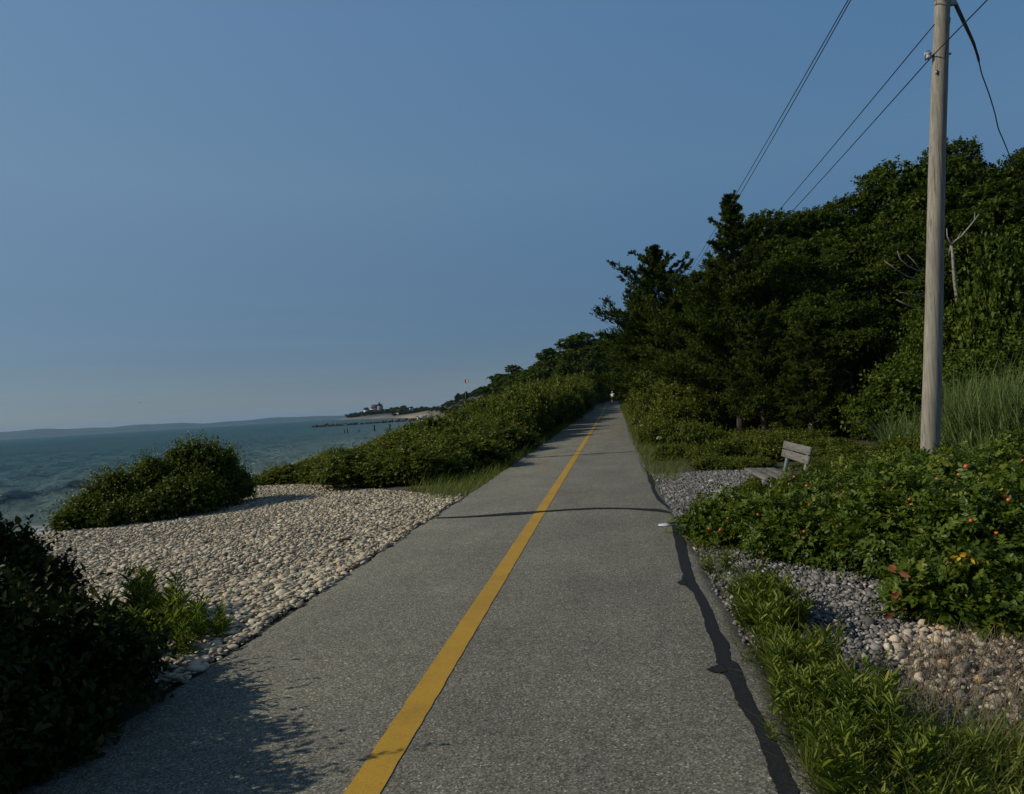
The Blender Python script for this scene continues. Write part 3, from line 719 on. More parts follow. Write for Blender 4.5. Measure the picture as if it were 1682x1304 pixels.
# dark bush filling the bottom left corner: four shrubs grown together
def near_bush(seed, x, y, rx, ry, h, n, label, lobes=None):
    r_ = np.random.default_rng(seed)
    ms = shrub_mesh(seed, lobes or round_lobes(r_, rx, ry, h, 8), n, .15, 7, .050, .028, M_shaded, True, 0, .6, .55, 22, rag=18)
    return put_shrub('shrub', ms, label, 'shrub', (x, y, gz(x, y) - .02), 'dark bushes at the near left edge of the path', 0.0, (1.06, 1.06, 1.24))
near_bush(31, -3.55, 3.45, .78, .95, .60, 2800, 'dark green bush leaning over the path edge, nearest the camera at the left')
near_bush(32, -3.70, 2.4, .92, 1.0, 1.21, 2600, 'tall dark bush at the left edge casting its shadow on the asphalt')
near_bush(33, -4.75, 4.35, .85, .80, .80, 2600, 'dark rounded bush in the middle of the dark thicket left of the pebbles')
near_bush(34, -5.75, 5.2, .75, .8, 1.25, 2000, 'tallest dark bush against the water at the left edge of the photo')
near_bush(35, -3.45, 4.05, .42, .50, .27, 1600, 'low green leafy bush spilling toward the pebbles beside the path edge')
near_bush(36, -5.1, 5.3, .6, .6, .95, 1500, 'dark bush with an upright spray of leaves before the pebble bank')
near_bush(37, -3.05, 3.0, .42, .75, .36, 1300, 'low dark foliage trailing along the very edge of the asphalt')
# arching twig over the last but one
# mid bush on the crest of the pebbles: one spreading shrub
def bush_px(name, seed, pts, d0, m, label, n, lL, lW, grp=None, dz=-.3):
    """a spreading shrub from a list of (px, top py, distance, half width px)"""
    x0, y0 = col(pts[len(pts) // 2][0], pts[len(pts) // 2][2]); z0 = gz(x0, y0); lob = []
    for (px, top, d, hw) in pts:
        x, y = col(px, d); z = at(px, top, d).z; r = hw * d / FPX; zb = gz(x, y)
        hh = (z - zb); lob.append((x - x0, y - y0, (zb + hh * .5) - z0, r, r * 1.0, hh * .52))
        for _ in range(3):
            a_ = rng.uniform(0, 6.28); e_ = r * rng.uniform(.28, .5)
            lob.append((x - x0 + r * .75 * math.cos(a_), y - y0 + r * .75 * math.sin(a_), (zb + hh * rng.uniform(.45, .95)) - z0, e_, e_, e_ * .8))
        lob.append((x - x0 + r * .3, y - y0 - r * .4, (zb + hh * .36) - z0, r * .8, r * .8, hh * .38))
    ms = shrub_mesh(seed, lob, n, .19, 7, lL, lW, m, False, 0, .45, .5, 60, rag=7)
    return put_shrub(name, ms, label, 'shrub', (x0, y0, z0 - .02), grp)
bush_px('shrub', 41, [(112, 846, 14.2, 24), (138, 832, 14.5, 28), (164, 800, 14.9, 28), (180, 780, 15.0, 18), (212, 784, 15.2, 32), (246, 760, 15.6, 28), (282, 768, 15.9, 30), (318, 733, 16.1, 34), (350, 742, 16.4, 30), (384, 776, 16.9, 18), (170, 834, 14.5, 38), (240, 808, 15.0, 48), (310, 788, 15.5, 44), (362, 782, 16.4, 26)],
        15.5, M_lone, 'wide green bush standing alone on the crest of the pebble beach against the sea', 8000, .068, .042)
# yellow green low plants at the sea end of the hedge
bush_px('shrub', 43, [(432, 790, 21.0, 18), (450, 782, 21.5, 18), (466, 774, 21.5, 18)], 21, M_vine, 'small yellow green shrub at the seaward tip of the hedge above the beach', 900, .06, .035)

# hedge between the path and the sea: shrubs of five forms
HG = 'shrubs of the hedge between path and sea'
protos = []
for q in range(5):
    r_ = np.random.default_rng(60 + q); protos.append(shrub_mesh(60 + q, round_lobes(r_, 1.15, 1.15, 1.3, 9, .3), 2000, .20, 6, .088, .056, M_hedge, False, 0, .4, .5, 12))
CMI = CM.transposed()
SIL = np.array([[300, 800], [405, 792], [440, 775], [470, 752], [530, 744], [600, 735], [645, 722], [680, 706], [740, 692], [790, 668], [840, 648], [900, 632], [960, 618], [985, 612], [1100, 600]])
def top_line(x, y):
    """height the hedge reaches at this spot (it grows taller inland and up the path)"""
    q = CMI @ (Vector((x, y, 1.2)) - EYE); d = -q.z; px = 841 + q.x / d * FPX
    for _ in range(2):
        z = at(px, float(np.interp(px, SIL[:, 0], SIL[:, 1])), d).z
        q = CMI @ (Vector((x, y, z)) - EYE); d = -q.z; px = 841 + q.x / d * FPX
    return z
HL = 'leafy green shrub grown into the long hedge between the path and the sea'
spots = []
y = 13.6
while y < 150:
    st = 1.45 + max(0, y - 20) * .022
    xl = max(-9.6 - (y - 20) * .12, float(coast(y)) + 6.5); x = -4.35 + float(pxs(y)) - min(.5, max(0, (y - 20) * .01)) + rng.uniform(-.15, .15)
    while x > xl:
        xx, yy = x + rng.uniform(-.3, .3) * st * .6, y + rng.uniform(-.4, .4) * st
        if yy > 13.6 + max(0, (-3.3 - xx)) * .99 + .5: spots.append((xx, yy, st))
        x -= st * 1.02
    y += st
for q, (x, y, st) in enumerate(spots):
    sil = np.interp(y, [13, 18, 24, 30, 38, 50, 70, 100, 150], [.85, 1.0, 1.2, 1.65, 2.2, 2.6, 3.1, 3.6, 4.0])
    h = sil * (1.0 + .30 * np.clip((x + 7.5) / 4, -1, .4)) * rng.uniform(.82, 1.16)
    if x > -4.8 and y < 26: h *= .85
    h = min(h, (top_line(x, y) - gz(x, y)) * (1.20 - .50 * rng.uniform(0, 1) ** 1.6)); h = max(h, .45)
    w = st * .80 / 1.15 * rng.uniform(.75, 1.2)
    lb = HL
    if q == 0: lb = 'shrub at the near end of the hedge where pebbles meet the path'
    put_shrub('shrub', protos[q % 5], lb, 'shrub', (x, y, gz(x, y) - .03), HG, rng.uniform(0, 6.28), (w, w, h / 1.32))
print('hedge shrubs', len(spots))

# trees left of the path further on, and the dark gateway at its end
oaks = [oak_meshes(101 + q, 10, 3.6, 30, None, .15, 4600) for q in range(5)]
ced = [cedar_meshes(200, 9.3, 3.6, n_br=170, wild=.42, tip=.30, full=1.25, twin=True), cedar_meshes(201, 8.5, 3.0, n_br=150, wild=.3, full=.7),
       cedar_meshes(202, 7.0, 2.3, n_br=130, wild=.25, full=.8), cedar_meshes(203, 9.0, 4.4, n_br=190, wild=.42, lean=(-.5, 0), full=.95, twin=True, base=.17)]
mid = [oak_meshes(140 + q, 9, 3.8, 30, None, .36, 1500, .06, .17) for q in range(3)]
TG = 'trees beyond the hedge on the left of the path'
for q, (px, d, top) in enumerate([(990, 165, 546), (972, 150, 553), (955, 168, 560), (936, 152, 569), (1000, 158, 572), (916, 175, 580), (897, 160, 589), (878, 180, 597), (862, 170, 603), (847, 195, 609), (958, 120, 606), (935, 112, 614), (905, 118, 622), (880, 125, 632), (978, 135, 590), (992, 150, 585), (835, 210, 620), (815, 230, 638)]):
    tree_px('oak_tree', mid[q % 3], 8.6, px, d, top - 2, 'green broadleaf tree rising behind the hedge left of the path', 'tree', TG, q * 1.7, 1.5)
GG = 'trees closing over the far end of the path'
for q, (x, y, h) in enumerate([(-4.2, 172, 10), (-4.4, 186, 11), (5.4, 160, 9), (6.0, 176, 10), (5.2, 190, 11), (1.5, 215, 10), (4.5, 228, 11), (8, 240, 11), (-2.5, 206, 11), (12, 235, 12), (-6, 225, 12), (0, 250, 12), (6.3, 140, 7.5), (6, 122, 7)]):
    k = h / 10.2; put_tree('oak_tree', oaks[(q + 1) % 4], 'dark broadleaf tree closing over the far end of the path', 'tree', (x, y, gz(x, y)), GG, q * 2.1, (k * 1.1, k * 1.1, k))
FH = 'shrubs under the trees at the far end of the path'
for q, (x, y, h) in enumerate([(-3.6, 160, 3), (-3.4, 175, 4), (3.6, 165, 4), (4.6, 180, 4), (0, 222, 4.5), (3, 226, 5), (6, 226, 5), (-4, 200, 4), (9, 232, 5), (-2.6, 216, 4.5)]):
    put_shrub('shrub', protos[q % 5], 'dark shrub under the trees at the far end of the path', 'shrub', (x, y, gz(x, y)), FH, q, (h * .75, h * .75, h / 1.2))

# ------------------------------------------------------------------ right of the path: hedge, cedars, oaks
RG = 'shrubs along the right verge further up the path'
for q, (x, y, w, h) in enumerate([(2.5, 29, 1.1, 1.5), (3.2, 31, 1.3, 2.0), (2.2, 34, 1.0, 1.9), (3.4, 35, 1.5, 2.5), (2.3, 39, 1.2, 2.6), (3.2, 41, 1.4, 3.0), (2.7, 45, 1.3, 2.7), (3.2, 50, 1.5, 3.4), (2.9, 57, 1.3, 3.2), (3.6, 63, 1.7, 4.0),
                                  (3.2, 70, 1.5, 3.7), (3.9, 78, 1.8, 4.2), (3.5, 86, 1.6, 4.0), (4.2, 95, 2.0, 4.6), (3.9, 105, 1.8, 4.6), (4.4, 116, 2.0, 5), (4.2, 128, 2.0, 5), (4.6, 142, 2.2, 5.2), (4.0, 152, 2.0, 5)]):
    put_shrub('shrub', protos[(q + 2) % 5], 'dense bright green shrub in the hedge right of the path up ahead', 'shrub', (x, y, gz(x, y) - .03), RG, q * 1.3, (w / 1.1, w / 1.1, h / 1.2))
tree_px('cedar_tree', ced[0], 9.5, 1219, 28, 312, 'tall ragged cedar with the spiky top, standing against the sky', 'tree', None, 1.1, 1.0)
r = tree_px('cedar_tree', ced[3], 9.2, 1104, 40, 398, 'broad dark cedar leaning over the path at the left end of the wood', 'tree', None, .1, 1.12)
tree_px('cedar_tree', ced[1], 8.7, 1052, 52, 478, 'dark cedar beside the path left of the leaning one', 'tree', None, 2.0, .95)
tree_px('cedar_tree', ced[1], 8.7, 1160, 32, 440, 'bushy cedar between the leaning cedar and the spiky tall one', 'tree', None, .7, .95)
tree_px('cedar_tree', ced[2], 7.2, 1250, 24, 500, 'olive green cedar with low limbs above the shrubs left of the bench', 'tree', None, .2, 1.15)
tree_px('cedar_tree', ced[2], 7.2, 1332, 22, 512, 'cedar with a thin pointed top beyond the bench', 'tree', None, 3.0, 1.1)
arch = cedar_meshes(204, 9.0, 4.6, n_br=120, wild=.4, lean=(-.8, 0), full=.8, base=.42)
put_tree('cedar_tree', arch, 'cedar reaching over the path just short of the gateway of trees', 'tree', (2.5, 61, gz(2.5, 61)), None, .3, (.86, .86, .80))
for q, (x, y, h) in enumerate([(-4.9, 106, 7.8), (-5.2, 122, 9.2), (-4.6, 138, 10.6), (-4.6, 154, 11.2)]):
    put_tree('oak_tree', mid[q % 3], 'leafy tree leaning over the left edge of the path before the gateway', 'tree', (x, y, gz(x, y)), 'trees leaning over the far path from the left', q * 2.3, (h / 8.6 * 1.2, h / 8.6 * 1.2, h / 8.6))
OG = 'broadleaf trees of the wood on the right'
for q, (px, d, top) in enumerate([(1332, 36, 342), (1352, 36, 330), (1392, 37, 322), (1440, 36, 308), (1488, 38, 268), (1530, 36, 262), (1572, 37, 240), (1612, 36, 226), (1655, 38, 224), (1700, 36, 228), (1760, 35, 240), (1330, 30, 405), (1385, 30, 400), (1440, 29, 395), (1500, 29, 370), (1560, 29, 345), (1620, 30, 330), (1690, 29, 320), (1470, 25, 470), (1760, 28, 330), (1840, 33, 250), (1230, 40, 470), (1180, 46, 500), (1300, 30, 400), (1400, 25, 470), (1150, 44, 470), (1335, 26, 470), (1215, 33, 420)]):
    tree_px('oak_tree', oaks[(q * 3 + 1) % 5], 10.2, px, d, top + (0, 9, -4, 14, 4)[q % 5], 'dark green broadleaf tree in the wood behind the pole', 'tree', OG, q * 1.9, (1.0, .9, 1.08)[q % 3])
UG = 'dark undergrowth beneath the cedars'
for q, (px, d, top) in enumerate([(1120, 34, 640), (1150, 32, 632), (1185, 33, 628), (1215, 31, 630), (1250, 33, 622), (1285, 31, 622), (1320, 32, 612), (1355, 30, 610), (1390, 31, 600), (1425, 30, 592), (1460, 30, 585), (1500, 27, 560), (1540, 29, 540), (1095, 37, 640), (1600, 27, 520), (1660, 27, 510), (1345, 25.5, 660), (1410, 23.5, 672), (1445, 26, 640)]):
    x, y = col(px, d); z0 = gz(x, y) - .05; h = at(px, top, d).z - z0
    put_shrub('shrub', protos[q % 5], 'dark shrub of the undergrowth beneath the cedars and behind the bench', 'shrub', (x, y, z0), UG, q * 1.9, (1.25, 1.25, h / 1.2))
# dead limbs in the wood each side of the pole
def dead(points, label):
    g = Geo()
    for pts, d, r0 in points:
        P = np.array([at(a, c, d + dd)[:] for a, c, dd in pts]); tube(g, P, np.linspace(r0, r0 * .35, len(P)), 6)
    o = g.obj('dead_branch', M_dead, smooth=True); tag(o, label, 'dead branch')
dead([([(1530, 508, .4), (1512, 509, 0), (1492, 502, -.2), (1472, 492, -.3)], 22, .035)], 'lowest pale dead limb left of the pole, running level')
dead([([(1530, 442, .4), (1508, 445, 0), (1490, 436, -.2), (1478, 424, -.2), (1474, 412, -.2)], 24, .028), ([(1512, 444, 0), (1502, 430, 0), (1490, 418, 0)], 24, .016)], 'forked pale dead limb left of the pole at mid height')
dead([([(1508, 459, 0), (1488, 453, 0), (1470, 441, -.1), (1452, 428, -.1)], 24, .026)], 'slender dead limb curving down left of the pole, under the forked one')
dead([([(1520, 482, .3), (1500, 484, 0), (1478, 480, -.1)], 23, .020)], 'thin level dead limb between two others left of the pole')
dead([([(1560, 420, .3), (1563, 400, 0), (1580, 387, 0), (1596, 368, -.2), (1608, 352, -.2)], 22, .045), ([(1563, 402, 0), (1556, 388, 0), (1555, 375, 0)], 22, .03), ([(1601, 362, -.2), (1601, 349, -.1)], 22, .02), ([(1572, 394, 0), (1579, 380, 0)], 22, .02)], 'pale forked dead limb rising right of the pole, like antlers')
dead([([(1578, 485, .2), (1590, 468, 0), (1608, 455, -.1)], 22, .022)], 'short pale dead limb pointing up right of the pole')
dead([([(1574, 510, .3), (1572, 485, .1), (1568, 460, 0), (1565, 420, 0), (1563, 404, 0)][:0] + [(1582, 640, .3), (1578, 560, .3), (1575, 510, .2), (1572, 485, .1), (1568, 460, 0), (1565, 420, 0), (1563, 404, 0)], 21.2, .085)], 'lichen covered dead trunk standing right of the pole')

# brighter vine covered shrubs either side of the pole
VG = 'bright vine covered shrubs near the pole'
vine = []
for q in range(3):
    r_ = np.random.default_rng(90 + q); L = round_lobes(r_, 1.2, 1.2, 2.4, 12, .2)
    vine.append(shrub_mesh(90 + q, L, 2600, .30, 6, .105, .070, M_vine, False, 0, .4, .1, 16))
for q, (px, d, top, w, lb) in enumerate([(1650, 20, 412, 1.0, 'tall bright green vine covered shrub right of the pole'), (1500, 19.5, 585, 1.1, 'bright vine covered shrub just left of the pole'),
                                         (1590, 18.5, 590, 1.0, 'bright vine covered shrub behind the reeds right of the pole'), (1662, 18.5, 560, 1.2, 'bright vine mound above the reeds at the right edge'), (1735, 20, 450, 1.3, 'bright vine covered shrub at the right edge of the photo'),
                                         (1545, 21, 520, 1.0, 'bright vine covered shrub directly behind the pole'), (1460, 21, 630, .8, 'low vine covered shrub at the edge of the dark hollow')]):
    x, y = col(px, d); z0 = gz(x, y) - .05; h = (at(px, top, d).z - z0) * 1.06
    put_shrub('vine_shrub', vine[q % 3], lb, 'shrub', (x, y, z0), VG, q * 2.2, (w, w, h / 2.4))

# low shrubs behind and beside the bench
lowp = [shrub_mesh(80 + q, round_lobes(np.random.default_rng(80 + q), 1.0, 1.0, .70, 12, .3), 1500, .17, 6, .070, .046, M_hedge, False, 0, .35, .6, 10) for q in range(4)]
LG = 'low shrubs around the bench and the verge'
for q, (px, d, top, w) in enumerate([(1105, 19, 728, .75), (1140, 21, 706, .9), (1165, 18, 730, .8), (1185, 22, 704, 1.0), (1215, 18.5, 722, .9), (1245, 21, 706, 1.0), (1275, 17, 728, .9), (1300, 20, 708, 1.0), (1340, 18, 716, 1.0), (1370, 15.5, 738, .9), (1200, 15.6, 752, .7), (1160, 16.0, 756, .6), (1225, 15.4, 758, .6),
                                     (1395, 17.5, 742, .8), (1425, 14, 764, .7), (1450, 13.2, 742, .9), (1490, 14.4, 728, .8), (1425, 15.5, 756, .7), (1475, 15.6, 722, .7), (1570, 14.5, 742, .9), (1610, 13.6, 756, .9), (1080, 24, 702, .8), (1070, 30, 690, .8), (1130, 26, 690, 1.0), (1390, 13.6, 768, .6), (1345, 14.2, 752, .7), (1238, 11.2, 790, .32), (1222, 10.9, 797, .28)]):
    x, y = col(px, d); z0 = gz(x, y) - .03; h = max(.25, at(px, top, d).z - z0) * (1.0, 1.32, 1.12, .92, 1.22)[q % 5]
    put_shrub('shrub', lowp[q % 4], 'low green shrub in the thicket round the bench', 'shrub', (x, y, z0), LG, q * 1.1, (w * .8, w * .8, h / .75))

# rose thicket
hip_me = None
RS = 'rugosa rose bushes beside the gravel'
def rose(seed, x, y, rx, ry, h, n, label, hips, yel=0, brown=0):
    r_ = np.random.default_rng(seed); lob = round_lobes(r_, rx, ry, h, 9, .3)
    ms = shrub_mesh(seed, lob, n, .15, 4, .050, .031, M_rose, True, 7, .5, .5, 20)
    z0 = gz(x, y) - .02
    r = put_shrub('rose_bush', ms, label, 'shrub', (x, y, z0), RS)
    P, N = lobe_points(r_, lob, 400, 1.0, 1.1, .0, 1.0)
    tocam = unit(np.array([-x, -y, 1.0]))
    ok = (N @ tocam) > .25; P, N = P[ok], N[ok]
    for q in range(hips):
        g = Geo(); V, F = ICO2
        Vh = V * np.array([.0165, .0165, .0150]); g.add(Vh, F, .5)
        g.add(np.array([[0, .004, .010], [.004, -.002, .010], [-.004, -.002, .010], [.002, .001, .022], [-.002, 0, .021], [0, -.001, .023]]), np.array([[0, 1, 4, 3], [1, 2, 5, 4], [2, 0, 3, 5]]), .5)
        o = g.obj('rose_hip', M_hip, r, True); o.location = P[q] + N[q] * .13 + np.array([0, 0, .03]); o.rotation_euler = tuple(r_.uniform(-.6, .6, 3))
    if yel:
        g = Geo(); iy = int(np.argmax(N @ tocam - np.abs(P[:, 2] / h - .75))); c = P[iy]; m_ = 30
        q_ = c + r_.normal(0, .035, (m_, 3)) + N[iy] * .15
        leaves(g, q_, r_.normal(0, 1, (m_, 3)) + np.array([0, 0, -.2]), r_.normal(0, .4, (m_, 3)) + N[iy], .045, .026, r_.uniform(0, 1, m_), True)
        g.obj('yellow_leaves', M_yleaf, r)
    if brown:
        low = P[P[:, 2] < h * .45]; low = low[:brown] if len(low) >= brown else P[:brown]
        m_ = len(low); g = Geo(); leaves(g, low + r_.normal(0, .02, (m_, 3)), r_.normal(0, 1, (m_, 3)), unit(-low * 0 + tocam) + r_.normal(0, .3, (m_, 3)), .06, .035, r_.uniform(0, 1, m_), True)
        g.obj('brown_leaves', M_bleaf, r)
    return r
rose(301, 1.38, 8.25, .55, .70, .33, 1300, 'low rose bush at the left tip of the thicket, nearest the path edge', 1, 0, 0)
rose(302, 1.98, 7.55, .62, .7, .50, 1700, 'rose bush on the thicket front with a rusty patch low down, behind the gravel', 1, 0, 10)
rose(303, 2.45, 6.55, .65, .65, .66, 1900, 'dense rose bush in the middle of the thicket front above dark gravel', 1, 0, 8)
rose(304, 2.68, 5.62, .62, .58, .68, 1900, 'rose bush left of and just behind the one with the yellow spray', 1, 0, 14)
rose(313, 2.30, 5.22, .36, .36, .34, 700, 'lowest rose bush, trailing onto the tan cobbles, with a bright yellow spray', 0, 0, 0)
rose(305, 3.45, 5.95, .70, .65, .80, 2000, 'rose bush at the right edge of the photo, above the tan cobbles', 1, 0, 4)
rose(306, 2.62, 9.55, .70, .70, .50, 1700, 'rose bush right under the bench seat at the back of the thicket', 1, 0, 0)
rose(307, 3.10, 7.9, .85, .85, .72, 2000, 'rose bush in the heart of the thicket with a cluster of orange hips', 1, 0, 0)
rose(308, 4.05, 7.2, .9, .85, .84, 2000, 'tallest rose bush in the thicket, carrying orange hips at its right', 1, 0, 0)
rose(309, 3.75, 9.5, .9, .9, .66, 1700, 'rose bush between the bench and the pole', 1, 0, 0)
rose(310, 4.75, 9.0, .95, .9, .64, 1700, 'rose bush at the back of the thicket just before the pole', 1, 0, 0)
rose(311, 5.55, 10.3, 1.0, .9, .82, 1600, 'rose bush in front of the tall reeds at the right', 1, 0, 0)
rose(312, 4.5, 11.2, .9, .9, .42, 1500, 'rose bush round the foot of the pole', 1, 0, 0)

# hips and turning leaves on the outermost foliage of the thicket
bpy.context.view_layer.update(); DG = bpy.context.evaluated_depsgraph_get()
rh = np.random.default_rng(909)
V2, F2 = ICO2
g = Geo(); g.add(V2 * np.array([.0150, .0150, .0140]), F2, .5)
g.add(np.array([[0, .004, .010], [.004, -.002, .010], [-.004, -.002, .010], [.002, .001, .022], [-.002, 0, .021], [0, -.001, .023]]), np.array([[0, 1, 4, 3], [1, 2, 5, 4], [2, 0, 3, 5]]), .5)
hip_mesh = g.mesh('rose_hip', M_hip, True)
def rose_hit(px, py):
    d_ = ray(px, py).normalized(); hit, loc, nrm, ix, ob, mw = S.ray_cast(DG, EYE, d_)
    if not hit: return None, None
    r = ob
    while r.parent: r = r.parent
    return (r, loc - d_ * .03) if r.name.startswith('rose_bush') else (None, None)
for (a, c) in ((1305, 783), (1296, 795), (1325, 798), (1282, 804), (1321, 873), (1494, 820), (1497, 829), (1587, 766), (1575, 780), (1540, 786), (1650, 816), (1657, 821), (1661, 812), (1680, 756), (1385, 810), (1637, 875), (1595, 855), (1196, 851), (1165, 868), (1245, 845)):
    r, p = rose_hit(a, c)
    if r: o = link_mesh('rose_hip', hip_mesh, r); o.location = p - r.location; o.rotation_euler = tuple(rh.uniform(-.6, .6, 3)); s_h = rh.uniform(.8, 1.2); o.scale = (s_h, s_h, s_h)
for (a, c, sp, n_, sz, m_) in ((1581, 916, 16, 30, .036, M_yleaf), (1287, 812, 8, 9, .034, M_yleaf), (1456, 803, 10, 10, .026, M_yleaf), (1655, 808, 6, 8, .026, M_yleaf), (1473, 942, 5, 3, .075, M_bleaf), (1433, 968, 14, 8, .055, M_bleaf), (1472, 995, 14, 8, .055, M_bleaf), (1505, 1024, 10, 6, .05, M_bleaf), (1255, 910, 16, 30, .034, M_bleaf), (1385, 820, 16, 26, .034, M_bleaf)):
    r, p = rose_hit(a, c)
    if r:
        k_ = sp / FPX * (p - EYE).length; g = Geo(); tc = np.array((EYE - p).normalized()[:])
        q_ = np.array((p - r.location)[:]) + rh.normal(0, k_ * .6, (n_, 3)) + tc * .02
        leaves(g, q_, rh.normal(0, 1, (n_, 3)) + np.array([0, 0, -.3]), rh.normal(0, .5, (n_, 3)) + tc, sz, sz * .55, rh.uniform(0, 1, n_), True)
        g.obj('yellow_leaves' if m_ is M_yleaf else 'brown_leaves', m_, r)
        print('turned leaves', a, c, r['label'])
    else: print('no rose at', a, c)

# ------------------------------------------------------------------ grasses and weeds
rng = np.random.default_rng(71)
def grass_patch(name, poly, n, h, w, m, label, cat='grass', lean=.3, curl=.35, hj=.35):
    q = np.asarray(poly); P = []; 
    while sum(map(len, P)) < n:
        c = rng.uniform(q.min(0), q.max(0), (n * 2, 2)); P.append(c[inside(c, q)])
    P = np.concatenate(P)[:n]; g = Geo()
    blades(g, rng, np.stack([P[:, 0], P[:, 1], terrain(P[:, 0], P[:, 1]) - .01], -1), h * np.exp(rng.normal(0, hj, n)), w, lean, curl)
    return tag(g.obj(name, m), label, cat, kind='stuff')
vl = [(EDGE_L + float(pxs(y)) + .02 - o, y) for y, o in [(12.8, .0), (16, -.02), (22, 0), (40, 0), (70, 0), (120, 0)]] + [(-3.5, 120), (-3.8, 60), (-4.1, 30), (-4.3, 18), (-4.3, 14.9), (-3.4, 13.3)]
grass_patch('verge_grass', vl, 34000, .20, .009, M_grass, 'strip of short grass between the hedge and the left edge of the path')
vr = [(.60 + float(pxs(y)), y) for y in (13.6, 17, 22, 30, 40, 60, 90, 130)] + [(3.2, 130), (2.6, 60), (2.2, 40), (2.0, 28), (1.9, 20), (1.5, 16), (1.15, 14.2)]
grass_patch('verge_grass', vr, 34000, .17, .008, M_grass, 'strip of rough grass along the right edge of the path up ahead')
def rp(pts, z=-.05): return [tuple(onz(a, c, z).xy) for a, c in pts]
grass_patch('foreground_grass', rp([(1245, 1080), (1320, 1075), (1440, 1180), (1560, 1230), (1700, 1235), (1900, 1260), (1950, 1420), (1420, 1420), (1330, 1310), (1290, 1180)]), 10000, .13, .0060, M_grass, 'rough green grass at the near right edge of the path', lean=.35, curl=.5)
grass_patch('gravel_grass', rp([(1130, 890), (1190, 880), (1215, 930), (1260, 960), (1330, 1010), (1300, 1090), (1225, 1040), (1180, 965)]), 1500, .08, .005, M_grass, 'sparse thin grass growing through the grey gravel', lean=.45)
dry = grass_patch('dry_grass', rp([(1470, 1070), (1700, 1050), (1850, 1100), (1800, 1250), (1480, 1220)]), 2200, .13, .0035, leaf_mat('dry_stalks', [(0, (.10, .075, .045)), (1, (.24, .19, .12))], .7, .2, .2), 'dry straw stalks over the tan cobbles', lean=.7, curl=.5)
rd = [col(a, d) for a, d in ((1545, 15.2), (1600, 13.6), (1700, 12.6), (1900, 12.5), (1950, 17), (1700, 18), (1560, 17))]
grass_patch('reeds', rd, 11000, 1.38, .022, M_reed, 'tall stand of grey green reeds right of the pole', 'reeds', .14, .30, .20)
rd = [col(a, d) for a, d in ((1440, 15.5), (1530, 14.6), (1540, 17), (1450, 18))]
grass_patch('reeds', rd, 700, .85, .018, M_reed, 'sparse arching reeds left of the pole at the dark hollow', 'reeds', .25, .45, .2)

def weed_mesh(seed, h, n_st, k, lL, lW, flower=0):
    r_ = np.random.default_rng(seed); tone = .36 + .11 * (seed % 4); g = Geo(); gs = Geo(); gf = Geo()
    for s in range(n_st):
        a = r_.uniform(0, 6.28); ln = r_.uniform(.1, .5); H = h * r_.uniform(.6, 1.1); b0 = r_.normal(0, .05, 2)
        t = np.linspace(0, 1, 7)[:, None]
        c = np.concatenate([b0[0] + math.cos(a) * ln * H * t ** 1.5, b0[1] + math.sin(a) * ln * H * t ** 1.5, H * t], 1)
        tube(gs, c, np.linspace(.0032, .0014, 7), 5, caps=False)
        tt = r_.uniform(.15, 1, k); i0 = np.minimum((tt * 6).astype(int), 5); fr = (tt * 6 - i0)[:, None]
        p = c[i0] * (1 - fr) + c[i0 + 1] * fr; az = np.arange(k) * 2.4 + r_.normal(0, .3, k)
        d = np.stack([np.cos(az), np.sin(az), .75 + .7 * tt], -1)
        leaves(g, p, d, np.array([[0, 0, 1.]]) + r_.normal(0, .35, (k, 3)), lL * (1.15 - .5 * tt) * r_.uniform(.7, 1.2, k), lW, np.clip(r_.normal(tone, .20, k), 0, 1), True, .25, .22)
        if s < flower:
            m_ = 26; q = c[-1] + unit(r_.normal(0, 1, (m_, 3))) * .006
            leaves(gf, q, q - c[-1] + np.array([0, 0, .004]), r_.normal(0, 1, (m_, 3)), .016, .005, r_.uniform(0, 1, m_))
    out = [('leaves', g.mesh('leaves', M_weed)), ('stems', gs.mesh('stems', M_weed))]
    if flower: out.append(('flower', gf.mesh('flower', M_purple)))
    return out
wm = [weed_mesh(400 + q, .36, 6, 22, .135, .0140) for q in range(4)] + [weed_mesh(410, .36, 6, 16, .08, .012, 3)]
def put_weed(k, x, y, s, rz, lb, grp):
    r = thing('weed', lb, 'weed', (x, y, gz(x, y) - .01), grp, rz); r.scale = (s, s, s)
    for nm, me in wm[k]: link_mesh(nm, me, r)
WG = 'leafy weeds at the near right edge of the path'
P = scatter(rng, rp([(1262, 1100), (1330, 1090), (1420, 1150), (1560, 1235), (1800, 1270), (1900, 1420), (1420, 1420), (1330, 1290), (1290, 1180)]), .165)
for q, (x, y) in enumerate(P):
    put_weed(int(rng.integers(4)), x, y, rng.uniform(.40, 1.0) * (1.0 if x < 1.1 else .62), rng.uniform(0, 6.28), 'leafy green weed in the clump at the near right of the path', WG)
WC = 'leafy weeds in the clump growing through the gravel'
P = scatter(rng, rp([(1222, 1045), (1215, 1000), (1250, 985), (1300, 1010), (1310, 1060), (1270, 1075)]), .11)
for q, (x, y) in enumerate(P): put_weed(int(rng.integers(4)), x, y, rng.uniform(.6, .95), rng.uniform(0, 6.28), 'leafy green weed in the tuft standing in the gravel', WC)
for (a, c, s) in ((1165, 945, .55), (1195, 940, .6), (1145, 905, .45), (1140, 855, .8), (1160, 850, .8), (1150, 842, .8)):
    p = onz(a, c, -.05); put_weed(int(rng.integers(4)), p.x, p.y, s, rng.uniform(0, 6.28), 'small bright weed at the gravel edge below the rose thicket', 'small weeds at the gravel edge')
